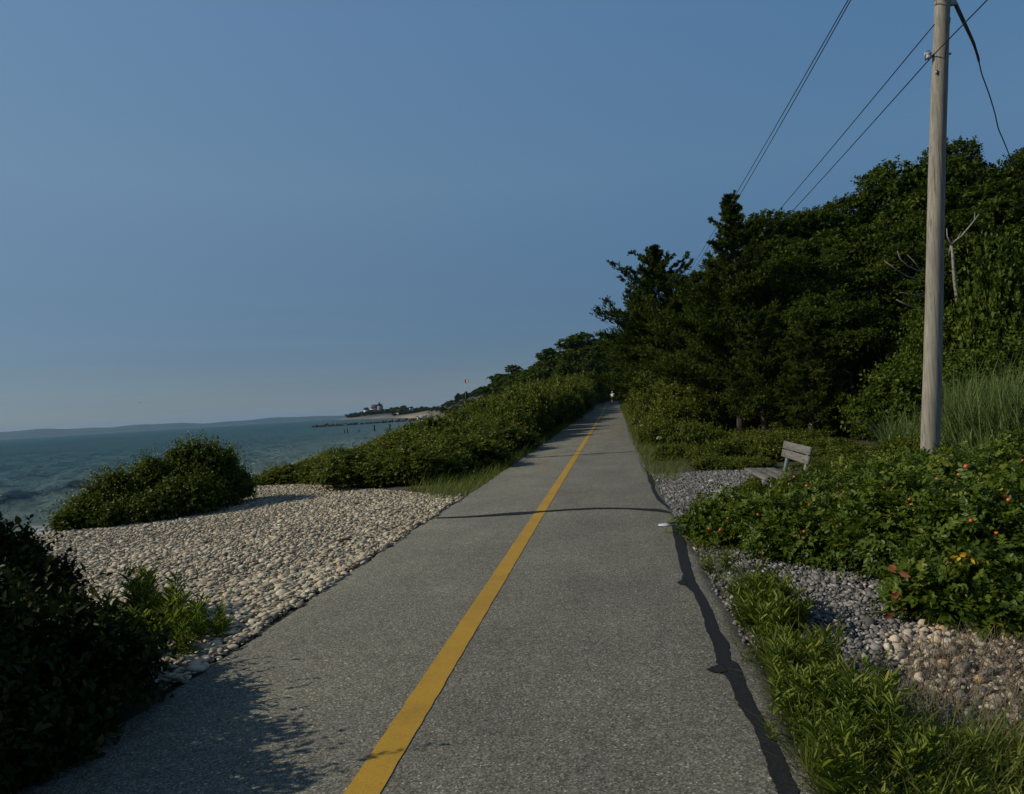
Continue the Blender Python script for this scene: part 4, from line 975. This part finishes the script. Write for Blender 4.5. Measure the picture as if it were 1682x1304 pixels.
for (a, c, s) in ((1268, 1225, .5), (1285, 1180, .45), (1240, 1100, .5), (1425, 1145, .55), (1450, 1130, .5), (1262, 1075, .45)):
    p = onz(a, c, -.05); put_weed(4, p.x, p.y, s, rng.uniform(0, 6.28), 'small weed with purple flower heads near the right path edge', 'purple flowered weeds')
WL = 'leafy weeds at the left edge of the path'
for (a, c, s) in ((232, 1012, 1.25), (262, 1018, 1.2), (288, 1030, 1.1), (205, 1020, 1.3), (310, 1050, 1.0), (338, 1040, .75), (372, 1040, .6), (355, 1052, .6), (300, 1045, .95), (265, 1040, 1.0), (240, 1030, 1.1), (285, 1070, .9), (215, 1030, 1.0), (250, 1075, 1.0), (310, 1085, .7), (320, 1060, .8), (230, 1080, 1.1)):
    p = onz(a, c, -.05); put_weed(int(rng.integers(4)), p.x, p.y, s, rng.uniform(0, 6.28), 'leafy weed between the dark bush and the pebbles', WL)

# ------------------------------------------------------------------ pole and wires
m, nt, b, _ = mat('weathered_pole'); v = coords(nt, (1, 1, .06)); v2 = coords(nt, (1, 1, .012))
f1 = noise(nt, v, 26, 6, .7); f2 = noise(nt, v2, 30, 2, .5, .0); f3 = noise(nt, coords(nt, (1, 1, .5)), 2.5, 4)
c = ramp(nt, f1, [(.28, (.115, .107, .090)), (.5, (.225, .212, .180)), (.75, (.330, .312, .268))])
c = mixc(nt, ramp(nt, f2, [(.30, (.85,) * 3), (.36, (0,) * 3)]), c, (.07, .062, .05))
c = mixc(nt, 1.0, c, ramp(nt, f3, [(.3, (.82, .82, .80)), (.7, (1.06, 1.05, 1.02))]), 'MULTIPLY')
nt.links.new(c, b.inputs['Base Color']); b.inputs['Roughness'].default_value = .9; bump(nt, b, f1, .5, .012)
M_pole = m
M_blk = plain('black_cable', (.012, .012, .014), .5); M_steel = plain('galvanised_steel', (.30, .31, .32), .45, None, 20, .8); M_porc = plain('insulator_glaze', (.30, .33, .38), .25)
D_P = 12.5
p0 = at(1526.5, 760, D_P); p1 = at(1547.5, 0, D_P); ax = (p1 - p0); zb = gz(p0.x, p0.y) - .3
pb = p0 + ax * ((zb - p0.z) / ax.z); pt = p0 + ax * ((10.35 - p0.z) / ax.z)
root = thing('utility_pole', 'weathered grey wooden utility pole leaning slightly right beside the reeds', 'pole', (pb.x, pb.y, zb + .3))
base = Vector(root.location)
g = Geo(); t = np.linspace(0, 1, 40); A = np.array(pb[:]) - np.array(base[:]); B = np.array(pt[:]) - np.array(base[:])
tube(g, A + (B - A) * t[:, None] + np.stack([.012 * np.sin(t * 9), .01 * np.cos(t * 7), t * 0], -1), .150 - .040 * t + rng.normal(0, .0012, 40), 28)
g.obj('shaft', M_pole, root, True)
def onpole(py, dx=0, dy=0, dz=0):
    q = p0 + ax * ((py - 760.0) / -760.0); return Vector((q.x + dx, q.y + dy, q.z + dz)) - base
q = onpole(90); g = Geo()
tube(g, [q[:], (q + Vector((-.24, -.02, .0)))[:]], .014, 8); g.obj('bolt', M_steel, root)
g = Geo(); qi = q + Vector((-.20, -.02, .0))
tube(g, [(qi + Vector((0, 0, h)))[:] for h in (-.055, -.045, -.02, 0, .02, .045, .055)], [.03, .05, .048, .030, .048, .05, .03], 14); g.obj('insulator', M_porc, root, True)
g = Geo(); tube(g, [(qi + Vector((-.05, 0, -.08)))[:], (qi + Vector((-.062, 0, 0)))[:], (qi + Vector((-.05, 0, .08)))[:], (qi + Vector((.03, 0, .08)))[:]], .009, 6); g.obj('clevis', M_steel, root)
q = onpole(90); g = Geo(); tube(g, [(q + Vector((.1, 0, 0)))[:], (q + Vector((.165, 0, 0)))[:]], .018, 8); g.obj('bolt', M_steel, root)
q = onpole(122, -.10, -.11); g = Geo(); box(g, q, (.03, .02, .07)); g.obj('staple', M_steel, root)
q = onpole(228, .03, -.128); g = Geo(); tube(g, [(q + Vector((0, .01, 0)))[:], (q + Vector((0, -.012, 0)))[:]], .010, 8); g.obj('bolt_hole', M_blk, root)
cz = 10.0; ctr = p0 + ax * ((cz - p0.z) / ax.z) - base
g = Geo(); box(g, ctr + Vector((-.35, -.17, 0)), (1.7, .09, .11), bev=.008); g.obj('crossarm', M_pole, root)
q = onpole(5, .16, -.03); g = Geo(); box(g, q, (.10, .05, .16), bev=.01); g.obj('bracket', M_steel, root)
g = Geo(); tube(g, [(onpole(100, .02, -.135))[:], (onpole(60, .06, -.13))[:], (onpole(35, .10, -.10))[:]], .006, 5); g.obj('ground_wire', M_blk, root)

def wire(a, y_to, sag, r, label, y_back=None, name='power_line', drop=0.0):
    """a span parallel to the path through point a"""
    g = Geo(); P = []
    if y_back is not None:
        for t in np.linspace(1, 0, 14)[:-1]: P.append((a.x, a.y + (y_back - a.y) * t, a.z - sag * 4 * (t * .9) * (1 - t * .9) + drop * 0))
    for t in np.linspace(0, 1, 40): P.append((a.x + float(pxs(a.y + (y_to - a.y) * t)) * .8, a.y + (y_to - a.y) * t, a.z + float(pz(a.y + (y_to - a.y) * t)) - sag * 4 * t * (1 - t)))
    tube(g, np.array(P), r, 6); return tag(g.obj(name, M_blk, None, True), label, 'wire')
wire(at(1534.5, 40, D_P), 62, .25, .0105, 'middle wire slanting down from the left side of the pole')
wire(at(1530.5, 93, D_P), 62, .25, .0105, 'lowest wire tied to the insulator on the left side of the pole', -30)
a = at(1393, 0, 13.7); wire(Vector((a.x, a.y, a.z)), 62, .22, .010, 'upper wire of the close pair at the top of the photo', -30)
a = at(1394.5, 1, 13.6); wire(Vector((a.x + .02, a.y, a.z - .01)), 62, .42, .010, 'lower wire of the close pair at the top of the photo', -30)
g = Geo(); q0 = at(1564, -6, D_P)
cab = [(1564, -6, 12.5), (1572, 12, 12.55), (1586, 42, 12.7), (1599, 70, 12.9), (1606, 92, 13.1), (1612, 120, 13.4), (1625, 155, 13.9), (1634, 185, 14.3), (1640, 212, 14.7), (1648, 230, 15), (1662, 265, 15.6), (1676, 300, 16.2), (1700, 345, 17), (1760, 470, 19)]
P = np.array([at(*c)[:] for c in cab]); tt = np.linspace(0, len(P) - 1, 60); P = np.stack([np.interp(tt, np.arange(len(P)), P[:, k]) for k in range(3)], -1)
rad = np.where(tt < 3.2, .030, np.where(tt < 4.2, .022, .011)) + np.where(tt < 3.2, .004 * np.sin(tt * 30), 0)
tube(g, P, rad, 8); tag(g.obj('drop_cable', plain('grey_cable', (.10, .105, .105), .5, (.03, .03, .032), 2), None, True), 'black service cable with a thick taped start sagging off to the right', 'cable')

# ------------------------------------------------------------------ bench and slab
m, nt, b, _ = mat('weathered_plank'); v = coords(nt, (1, .10, 1)); f1 = noise(nt, v, 40, 6, .7); f2 = noise(nt, coords(nt), 14, 4)
c = ramp(nt, f1, [(.28, (.055, .053, .048)), (.5, (.125, .120, .108)), (.75, (.20, .19, .17))])
c = mixc(nt, ramp(nt, f2, [(.62, (0,) * 3), (.72, (.7,) * 3)]), c, (.075, .07, .06))
nt.links.new(c, b.inputs['Base Color']); b.inputs['Roughness'].default_value = .9; bump(nt, b, f1, .4, .006); M_plank = m
M_leg = plain('pale_painted_steel', (.22, .25, .24), .45, None, 12, .3)
bx, by = 2.62, 11.65
bench = thing('bench', 'weathered grey plank bench half buried in the rose thicket, facing the sea', 'bench', (bx, by, gz(bx, by) - .07))
LB = 1.60
for q, (cx, cz) in enumerate(((-.46, .415), (-.30, .405), (-.14, .40))):
    g = Geo(); box(g, (cx, 0, cz), (.150, LB, .042), bev=.006); g.obj('seat_plank', M_plank, bench)
Mt = Matrix.Rotation(R(14), 3, 'Y')
for cz, cx in ((.650, .085), (.780, .117)):
    g = Geo(); box(g, (cx, 0, cz), (.042, LB, .118), Mt, bev=.006); g.obj('back_plank', M_plank, bench)
for sy in (-.58, .58):
    g = Geo(); box(g, (.088, sy, .525), (.05, .075, .58), Mt, bev=.004); g.obj('back_support', M_leg, bench)
    g = Geo(); box(g, (-.25, sy, .355), (.56, .075, .06), bev=.004); box(g, (-.40, sy, .16), (.06, .075, .40), bev=.004); box(g, (-.02, sy, .16), (.06, .075, .40), bev=.004); g.obj('leg_frame', M_leg, bench)
for sy in (-.60, -.56, .56, .60):
    g = Geo(); q = Vector((.085, sy, .65)) + Mt @ Vector((-.026, 0, 0)); tube(g, [q[:], (q + Vector((-.008, 0, 0)))[:]], .012, 8); g.obj('bolt', M_steel, bench)
pq = onz(1192, 811, .06); g = Geo(); box(g, (0, 0, .07), (.62, .30, .18), bev=.012)
o = g.obj('concrete_slab', plain('old_concrete', (.26, .255, .235), .9, (.17, .17, .15), 9)); o.location = (pq.x + .10, pq.y, gz(pq.x, pq.y)); o.rotation_euler = (0, 0, R(-4))
tag(o, 'flat grey concrete slab on the gravel, half under the rose bush before the bench', 'slab')
# sandy side path far up on the right
g = Geo(); yy = 43.0
Vq = [(x, yy + dy + .3 * math.sin(x * 2), float(pz(yy)) - .03) for x in np.linspace(.75, 2.6, 8) for dy in (-1.0, 1.0)]
i = np.arange(7)[:, None] * 2; g.add(np.array(Vq), i + np.array([[0, 2, 3, 1]])); tag(g.obj('side_path', plain('sandy_soil', (.34, .27, .19), .95, (.22, .18, .12), 6)), kind='structure')
for px, py, d in ((1054, 699, 26), (1082, 719, 19)):
    p = at(px, py, d); g = Geo(); r_ = np.random.default_rng(int(px)); q = unit(r_.normal(0, 1, (60, 3)) + np.array([0, 0, .4])) * np.array([.05, .05, .02])
    leaves(g, q, q, np.array([[0, 0, 1.]]) + r_.normal(0, .3, (60, 3)), .03, .02, r_.uniform(0, 1, 60), True); 
    gs = Geo(); tube(gs, [(0, 0, gz(p.x, p.y) - p.z), (.01, 0, 0)], .004, 5)
    r = thing('wildflower', 'white flower head in the grass right of the path, ' + ('the farther one' if px < 1060 else 'the nearer one'), 'flower', p)
    g.obj('flower', leaf_mat('white_petals', [(0, (.5, .52, .45)), (1, (.68, .70, .62))], .6), r); gs.obj('stem', M_weed, r)

# ------------------------------------------------------------------ cyclist
YC = 99.0; XC = float(pxs(YC)) - .18; ZC = float(pz(YC))
M_tyre = plain('tyre_rubber', (.012, .012, .013), .8); M_frame = plain('bike_paint', (.02, .022, .03), .35)
bk = thing('bicycle', 'dark bicycle far down the path under the rider in white', 'bicycle', (XC, YC, ZC), None, math.pi)
for wy in (-.52, .52):
    g = Geo(); a = np.linspace(0, 2 * np.pi, 29); tube(g, np.stack([0 * a, wy + .32 * np.cos(a), .345 + .32 * np.sin(a)], -1), .022, 8, caps=False)
    wob = g.obj('wheel', M_tyre, bk, True)
    g2 = Geo(); tube(g2, np.stack([0 * a, wy + .295 * np.cos(a), .345 + .295 * np.sin(a)], -1), .009, 6, caps=False)
    for s in range(12):
        an = s / 12 * 6.283; tube(g2, [(0, wy, .345), (0, wy + .295 * math.cos(an), .345 + .295 * math.sin(an))], .0025, 4, caps=False)
    g2.obj('rim', M_steel, wob)
g = Geo()
for a, c in (((0, .05, .30), (0, .22, .86)), ((0, .05, .30), (0, -.36, .80)), ((0, .20, .80), (0, -.36, .84)), ((0, -.36, .92), (0, -.52, .345)), ((0, .05, .30), (0, .52, .345)), ((0, .20, .78), (0, .52, .345))):
    tube(g, [a, c], .017, 8)
g.obj('frame', M_frame, bk)
g = Geo(); tube(g, [(-.29, -.30, 1.03), (-.27, -.38, 1.04), (-.08, -.40, 1.03), (.08, -.40, 1.03), (.27, -.38, 1.04), (.29, -.30, 1.03)], .014, 8); tube(g, [(0, -.36, .90), (0, -.39, 1.03)], .016, 8); g.obj('handlebar', M_frame, bk)
g = Geo(); V, F = ICO2; g.add(V * np.array([.075, .13, .035]) + np.array([0, .24, .90]), F); g.obj('saddle', M_tyre, bk, True)
def skin_mesh(name, joints, bones, m, parent, sub=2):
    me = bpy.data.meshes.new(name); me.from_pydata([j[:3] for j in joints], bones, []); o = bpy.data.objects.new(name, me); COL.objects.link(o)
    sk = o.modifiers.new('skin', 'SKIN'); sk.use_smooth_shade = True
    for v_, j in zip(me.skin_vertices[0].data, joints): v_.radius = (j[3], j[4] if len(j) > 4 else j[3])
    me.skin_vertices[0].data[0].use_root = True
    sb = o.modifiers.new('sub', 'SUBSURF'); sb.levels = sub; sb.render_levels = sub
    dg = bpy.context.evaluated_depsgraph_get(); ev = bpy.data.meshes.new_from_object(o.evaluated_get(dg))
    o.modifiers.clear(); o.data = ev; ev.materials.clear(); ev.materials.append(m); o.parent = parent
    for p_ in ev.polygons: p_.use_smooth = True
    return o
per = thing('person', 'person in a white shirt and pale helmet riding a bicycle away down the path', 'person', (XC, YC, ZC), None, math.pi)
M_skin = plain('skin', (.42, .27, .20), .55); M_shirt = plain('white_shirt', (.78, .78, .76), .8); M_short = plain('khaki_shorts', (.16, .15, .10), .85); M_helm = plain('pale_helmet', (.50, .53, .54), .4)
J = [(0, .20, .95, .13, .10), (0, .12, 1.12, .12, .09), (0, -.02, 1.32, .15, .10), (0, -.08, 1.44, .07), (0, -.11, 1.50, .05), (0, -.14, 1.56, .075), (0, -.15, 1.66, .085),
     (-.17, -.03, 1.40, .055), (-.24, -.16, 1.20, .042), (-.25, -.33, 1.06, .032), (.17, -.03, 1.40, .055), (.24, -.16, 1.20, .042), (.25, -.33, 1.06, .032),
     (-.10, .16, .90, .085), (-.12, -.10, .80, .060), (-.11, .06, .42, .042), (-.11, -.06, .36, .030), (.10, .16, .90, .085), (.12, -.05, .62, .060), (.11, .08, .22, .042), (.11, -.05, .16, .030)]
E = [(0, 1), (1, 2), (2, 3), (3, 4), (4, 5), (5, 6), (2, 7), (7, 8), (8, 9), (2, 10), (10, 11), (11, 12), (0, 13), (13, 14), (14, 15), (15, 16), (0, 17), (17, 18), (18, 19), (19, 20)]
skin_mesh('body', J, E, M_skin, per)
Js = [(0, .21, .98, .16, .13), (0, .12, 1.14, .155, .125), (0, -.01, 1.32, .185, .13), (0, -.06, 1.41, .11), (-.17, -.03, 1.40, .08), (-.21, -.10, 1.28, .062), (.17, -.03, 1.40, .08), (.21, -.10, 1.28, .062)]
skin_mesh('shirt', Js, [(0, 1), (1, 2), (2, 3), (2, 4), (4, 5), (2, 6), (6, 7)], M_shirt, per)
Jp = [(0, .21, .94, .15, .12), (-.10, .15, .90, .11), (-.12, -.06, .82, .085), (.10, .15, .90, .11), (.12, -.02, .68, .085)]
skin_mesh('shorts', Jp, [(0, 1), (1, 2), (0, 3), (3, 4)], M_short, per)
g = Geo(); V, F = ICO3; Vh = V.copy(); Vh[:, 2] = np.maximum(Vh[:, 2], -.15); g.add(Vh * np.array([.105, .135, .10]) + np.array([0, -.145, 1.69]), F); g.obj('helmet', M_helm, per, True)
for s in (-1, 1):
    g = Geo(); V, F = ICO2; g.add(V * np.array([.05, .13, .045]) + np.array([s * .11, -.09, .33 if s < 0 else .13]), F); g.obj('shoe', M_tyre, per, True)
    g = Geo(); hx = s * .26
    for f in range(4): tube(g, [(hx + (f - 1.5) * .020, -.35, 1.065), (hx + (f - 1.5) * .021, -.395, 1.065), (hx + (f - 1.5) * .020, -.41, 1.035), (hx + (f - 1.5) * .019, -.39, 1.015)], [.010, .0095, .009, .007], 6)
    tube(g, [(hx - s * .035, -.34, 1.055), (hx - s * .045, -.37, 1.03), (hx - s * .03, -.385, 1.012)], [.011, .010, .008], 6); g.obj('fingers', M_skin, per, True)
g = Geo(); V, F = ICO1; g.add(V * np.array([.016, .028, .022]) + np.array([0, -.235, 1.60]), F)
for s in (-1, 1): g.add(V * np.array([.012, .02, .026]) + np.array([s * .088, -.14, 1.60]), F)
g.obj('face', M_skin, per, True)

# ------------------------------------------------------------------ across the water: posts, jetty, bluff, headland
M_pile = bark_mat('wet_timber', (.012, .012, .012), (.04, .038, .034))
PG = 'old timber posts standing in the water'
for q, (px, d, h, w) in enumerate(((564.5, 146, .75, .10), (569.0, 146, .85, .10), (588, 146, .40, .13), (613.5, 146, .95, .16), (639, 145.5, .95, .19), (664, 145, .95, .22))):
    x, y = col(px, d); g = Geo(); a = rng.normal(0, .03, 2)
    tube(g, [(0, 0, -2), (a[0], a[1], h * .55), (a[0] * 1.5, a[1] * 1.5, h)], [w * 1.05, w, w * .92], 9)
    if q in (3, 4): box(g, (a[0] * 1.5, a[1] * 1.5, h + .10), (.42 * w / .16, .25, .20), bev=.03)
    o = g.obj('timber_post', M_pile); o.location = (x, y, SEA)
    tag(o, ['leftmost thin timber post of the close pair in the water', 'taller timber post of the close pair in the water', 'shortest broken timber post barely above the water', 'timber post with a wide cap, right of the broken stump', 'thick capped timber post, second from the hedge', 'thickest timber post in the water, nearest the hedge'][q], 'post', PG)
rock = []
for q in range(3):
    g = Geo(); stones(g, np.random.default_rng(700 + q), np.zeros((1, 3)), np.array([1.0]), ICO2, .14, .75, .2, np.array([.25 + .3 * q])); rock.append(g.mesh('boulder', stone_mat('jetty_rock', [(0, (.02, .019, .018)), (.5, (.060, .055, .048)), (1, (.16, .145, .125))]) if q == 0 else rock[0].materials[0]))
JG = 'boulders of the stone jetty'
for row in range(3):
    for q, px in enumerate(np.arange(512, 716, 2.6 if row < 2 else 3.4)):
        d = 283 + (px - 515) * .055 + (1.2 if row else -.8) + rng.normal(0, .4); x, y = col(px + rng.normal(0, .6), d)
        s = rng.uniform(.32, .66); o = bpy.data.objects.new('boulder', rock[int(rng.integers(3))]); COL.objects.link(o)
        o.location = (x, y, SEA + (.10 if row < 2 else .45) + rng.uniform(-.1, .2) + .010 * max(0, px - 640) * .6); o.rotation_euler = tuple(rng.uniform(0, 6, 3)); o.scale = (s * 1.1, s, s * .8)
        tag(o, 'dark boulder in the stone jetty running out from the shore', 'boulder', JG)
M_pale = stone_mat('pale_rock', [(0, (.30, .29, .27)), (1, (.48, .46, .43))])
for q in range(16):
    px = rng.uniform(686, 704); d = 292 + rng.uniform(-1, 6); x, y = col(px, d); g = Geo(); stones(g, rng, np.zeros((1, 3)), np.array([rng.uniform(.5, 1.0)]), ICO2, .14, .8, .3)
    o = g.obj('boulder', M_pale); o.location = (x, y, SEA + .7 + rng.uniform(0, 1.3) * (1 - abs(px - 695) / 12)); tag(o, 'pale boulder in the heap at the landward end of the jetty', 'boulder', 'pale boulders heaped at the jetty root')
x, y = col(519, 283); g = Geo(); 
# far woods: trees of the bluff and of the headland
far = [oak_meshes(150 + q, 7, 3.4, 16, None, .42, 900, .04, .12) for q in range(3)]
BG = 'low trees and scrub covering the bluff above the beach'
cnt = 0
for q in range(2500):
    px = rng.uniform(694, 866); d = 255 + 400 * rng.uniform(0, 1) ** 1.3; x, y = col(px, d); sc_ = x - float(coast(y))
    if sc_ < 7 or x > -9: continue
    cnt += 1
    if cnt > 195: break
    k = rng.uniform(.5, .95) * (1.0 if sc_ > 38 else .5)
    put_tree('scrub_tree', far[q % 3], 'low green tree in the scrub covering the far bluff above the beach', 'tree', (x, y, gz(x, y) - .3), BG, q * 1.3, (k * 1.25, k * 1.25, k))
HGp = 'trees of the wooded headland across the water'
for q in range(104):
    px = rng.uniform(574, 716); d = rng.uniform(1075, 1190) if px < 650 else rng.uniform(760, 1120); x, y = col(px, d)
    if x < float(coast(y)) + 7: continue
    k = rng.uniform(.75, 1.15) * (1.35 if 643 < px < 668 else 1.0)
    put_tree('scrub_tree', far[q % 3], 'dark tree in the low wood on the headland across the water', 'tree', (x, y, gz(x, y) - .5), HGp, q * 1.1, (k * 2.0, k * 2.0, k))
M_shing = plain('grey_shingles', (.20, .185, .18), .9); M_roof = plain('dark_roof', (.085, .08, .085), .9); M_wht = plain('white_trim', (.62, .62, .60), .6); M_win = plain('dark_panes', (.03, .035, .045), .2)
def gable(g, x, y, z, w, dp, h):
    V = [(x - w / 2, y - dp / 2, z), (x + w / 2, y - dp / 2, z), (x + w / 2, y + dp / 2, z), (x - w / 2, y + dp / 2, z), (x - w / 2, y, z + h), (x + w / 2, y, z + h)]
    g.add(np.array(V), [np.array([[0, 1, 5, 4], [3, 4, 5, 2][::-1], [0, 3, 2, 1]]), np.array([[0, 4, 3], [1, 2, 5]])])
def house(name, label, px, d, zb, parts):
    x, y = col(px, d); r = thing(name, label, 'house', (x, y, zb if zb is not None else gz(x, y)))
    for nm, m_, f in parts:
        g = Geo(); f(g); g.obj(nm, m_, r)
    return r
x, y = col(620, 1130); zg = gz(x, y)
hr = house('house', 'large grey gabled house with a pointed turret on the headland across the water', 620, 1130, zg,
      [('wall', M_shing, lambda g: (box(g, (0, 0, 5), (15, 11, 10)), box(g, (5.5, -3, 6), (6, 7, 12)))), ('roof', M_roof, lambda g: gable(g, 0, 0, 10.02, 16, 12, 5.0)),
       ('turret', M_shing, lambda g: tube(g, [(4.5, -3, 11.5), (4.5, -3, 14), (4.5, -3, 14.1), (4.5, -3, 19)], [2.6, 2.6, 3.1, .1], 10)), ('porch', M_wht, lambda g: box(g, (-6, -7, 5.5), (9, 3, 5)))])
for q in range(4):
    g = Geo(); box(g, (-6 + q * 3.2, -5.55, 8.2), (1.3, .2, 1.7)); g.obj('window', M_win, hr)
house('house', 'small white cottage left of the gabled house on the headland', 602, 1120, zg, [('wall', M_wht, lambda g: box(g, (0, 0, 4), (6, 6, 8))), ('roof', M_roof, lambda g: gable(g, 0, 0, 8.02, 7, 7, 3))])
house('house', 'pale cottage near the water right of the headland wood', 657, 900, None, [('wall', M_wht, lambda g: box(g, (0, 0, 1.8), (7, 5, 3.6))), ('roof', M_shing, lambda g: gable(g, 0, 0, 3.62, 8, 6, 2))])
house('house', 'white cottage among trees above the far beach', 676, 800, None, [('wall', M_wht, lambda g: box(g, (0, 0, 5.5), (3.4, 4, 3.4))), ('roof', M_roof, lambda g: gable(g, 0, 0, 7.22, 4, 5, 1.5))])
x, y = col(826, 400); zh = at(826, 629, 400).z
hb = house('house', 'grey shingled house on top of the bluff behind the trees', 826, 400, zh, [('wall', M_shing, lambda g: (box(g, (0, 0, -1.0), (7.6, 7, 5.0)), box(g, (3.2, .5, -.2), (3, 6, 6.0)))), ('roof', plain('weathered_roof', (.17, .165, .165), .9), lambda g: gable(g, -.5, 0, 1.52, 8.6, 8, 1.9)), ('chimney', M_shing, lambda g: box(g, (2.9, 0, 3.4), (.9, .9, 1.6)))])
for q in range(3):
    g = Geo(); box(g, (-2.4 + q * 1.9, -3.55, -.1), (.9, .12, 1.2)); g.obj('window', M_win, hb)
# flag on the bluff
x, y = col(766, 445); zt = at(768, 623, 445).z; zb = gz(x, y)
fp = thing('flagpole', 'white flagpole with a red and white flag on the crest of the bluff', 'flagpole', (x, y, zb))
g = Geo(); tube(g, [(0, 0, 0), (0, 0, zt - zb + .3)], [.10, .06], 8); g.obj('pole', M_wht, fp)
M_red = plain('red_cloth', (.62, .10, .09), .8)
for q in range(7):
    g = Geo(); n = 8; t = np.linspace(.06, 2.5, n); yv = .25 * np.sin(t * 2.2)
    z1 = zt - zb - q * .32; Vq = np.stack([np.stack([t, yv, np.full(n, z1)], -1), np.stack([t, yv, np.full(n, z1 - .32)], -1)], 1).reshape(-1, 3)
    i = np.arange(n - 1)[:, None] * 2; g.add(Vq, i + np.array([[0, 2, 3, 1]])); g.obj('flag_stripe', M_red if q % 2 == 0 else M_wht, fp)
# stairway down the bluff and driftwood
x, y = col(742, 330); g = Geo()
for q in range(14): box(g, (q * .55, 0, .25 + q * .22), (.6, 1.6, .10))
for s in (-.8, .8): tube(g, [(-.3, s, 1.0), (7.4, s, 4.0)], .07, 6)
o = g.obj('beach_stairs', M_dead); o.location = (x - 3, y, gz(x, y) - .2); tag(o, 'grey wooden stairs climbing from the far beach up the bluff', 'stairs')
# gull over the sea
p = at(230, 661, 120); g = Geo(); t = np.linspace(-1, 1, 13)
V, F = ICO2; g.add(V * np.array([.09, .26, .09]), F)
Vw = np.stack([np.stack([t * .62, -.08 + .05 * np.abs(t), .16 * np.sin(np.abs(t) * 2.4)], -1), np.stack([t * .62, .10 - .10 * np.abs(t), .16 * np.sin(np.abs(t) * 2.4) + .012], -1)], 1).reshape(-1, 3)
i = np.arange(12)[:, None] * 2; g.add(Vw, i + np.array([[0, 1, 3, 2]]))
o = g.obj('gull', plain('gull_feathers', (.14, .14, .15), .8), smooth=True); o.location = p; o.rotation_euler = (0, 0, .6); tag(o, 'small dark gull flying low over the sea at the left', 'bird')

# ------------------------------------------------------------------ the hazy air
m = bpy.data.materials.new('haze'); m.use_nodes = True; nt = m.node_tree; nt.nodes.clear()
out = nt.nodes.new('ShaderNodeOutputMaterial'); vp = nt.nodes.new('ShaderNodeVolumePrincipled')
vp.inputs['Color'].default_value = (.36, .62, .90, 1); vp.inputs['Density'].default_value = 5.5e-5; vp.inputs['Anisotropy'].default_value = 0.0
nt.links.new(vp.outputs[0], out.inputs['Volume'])
g = Geo(); box(g, (0, 0, 70), (36000, 36000, 160)); tag(g.obj('haze', m), 'thin bluish summer haze over the water and the far shore', 'haze', kind='stuff')
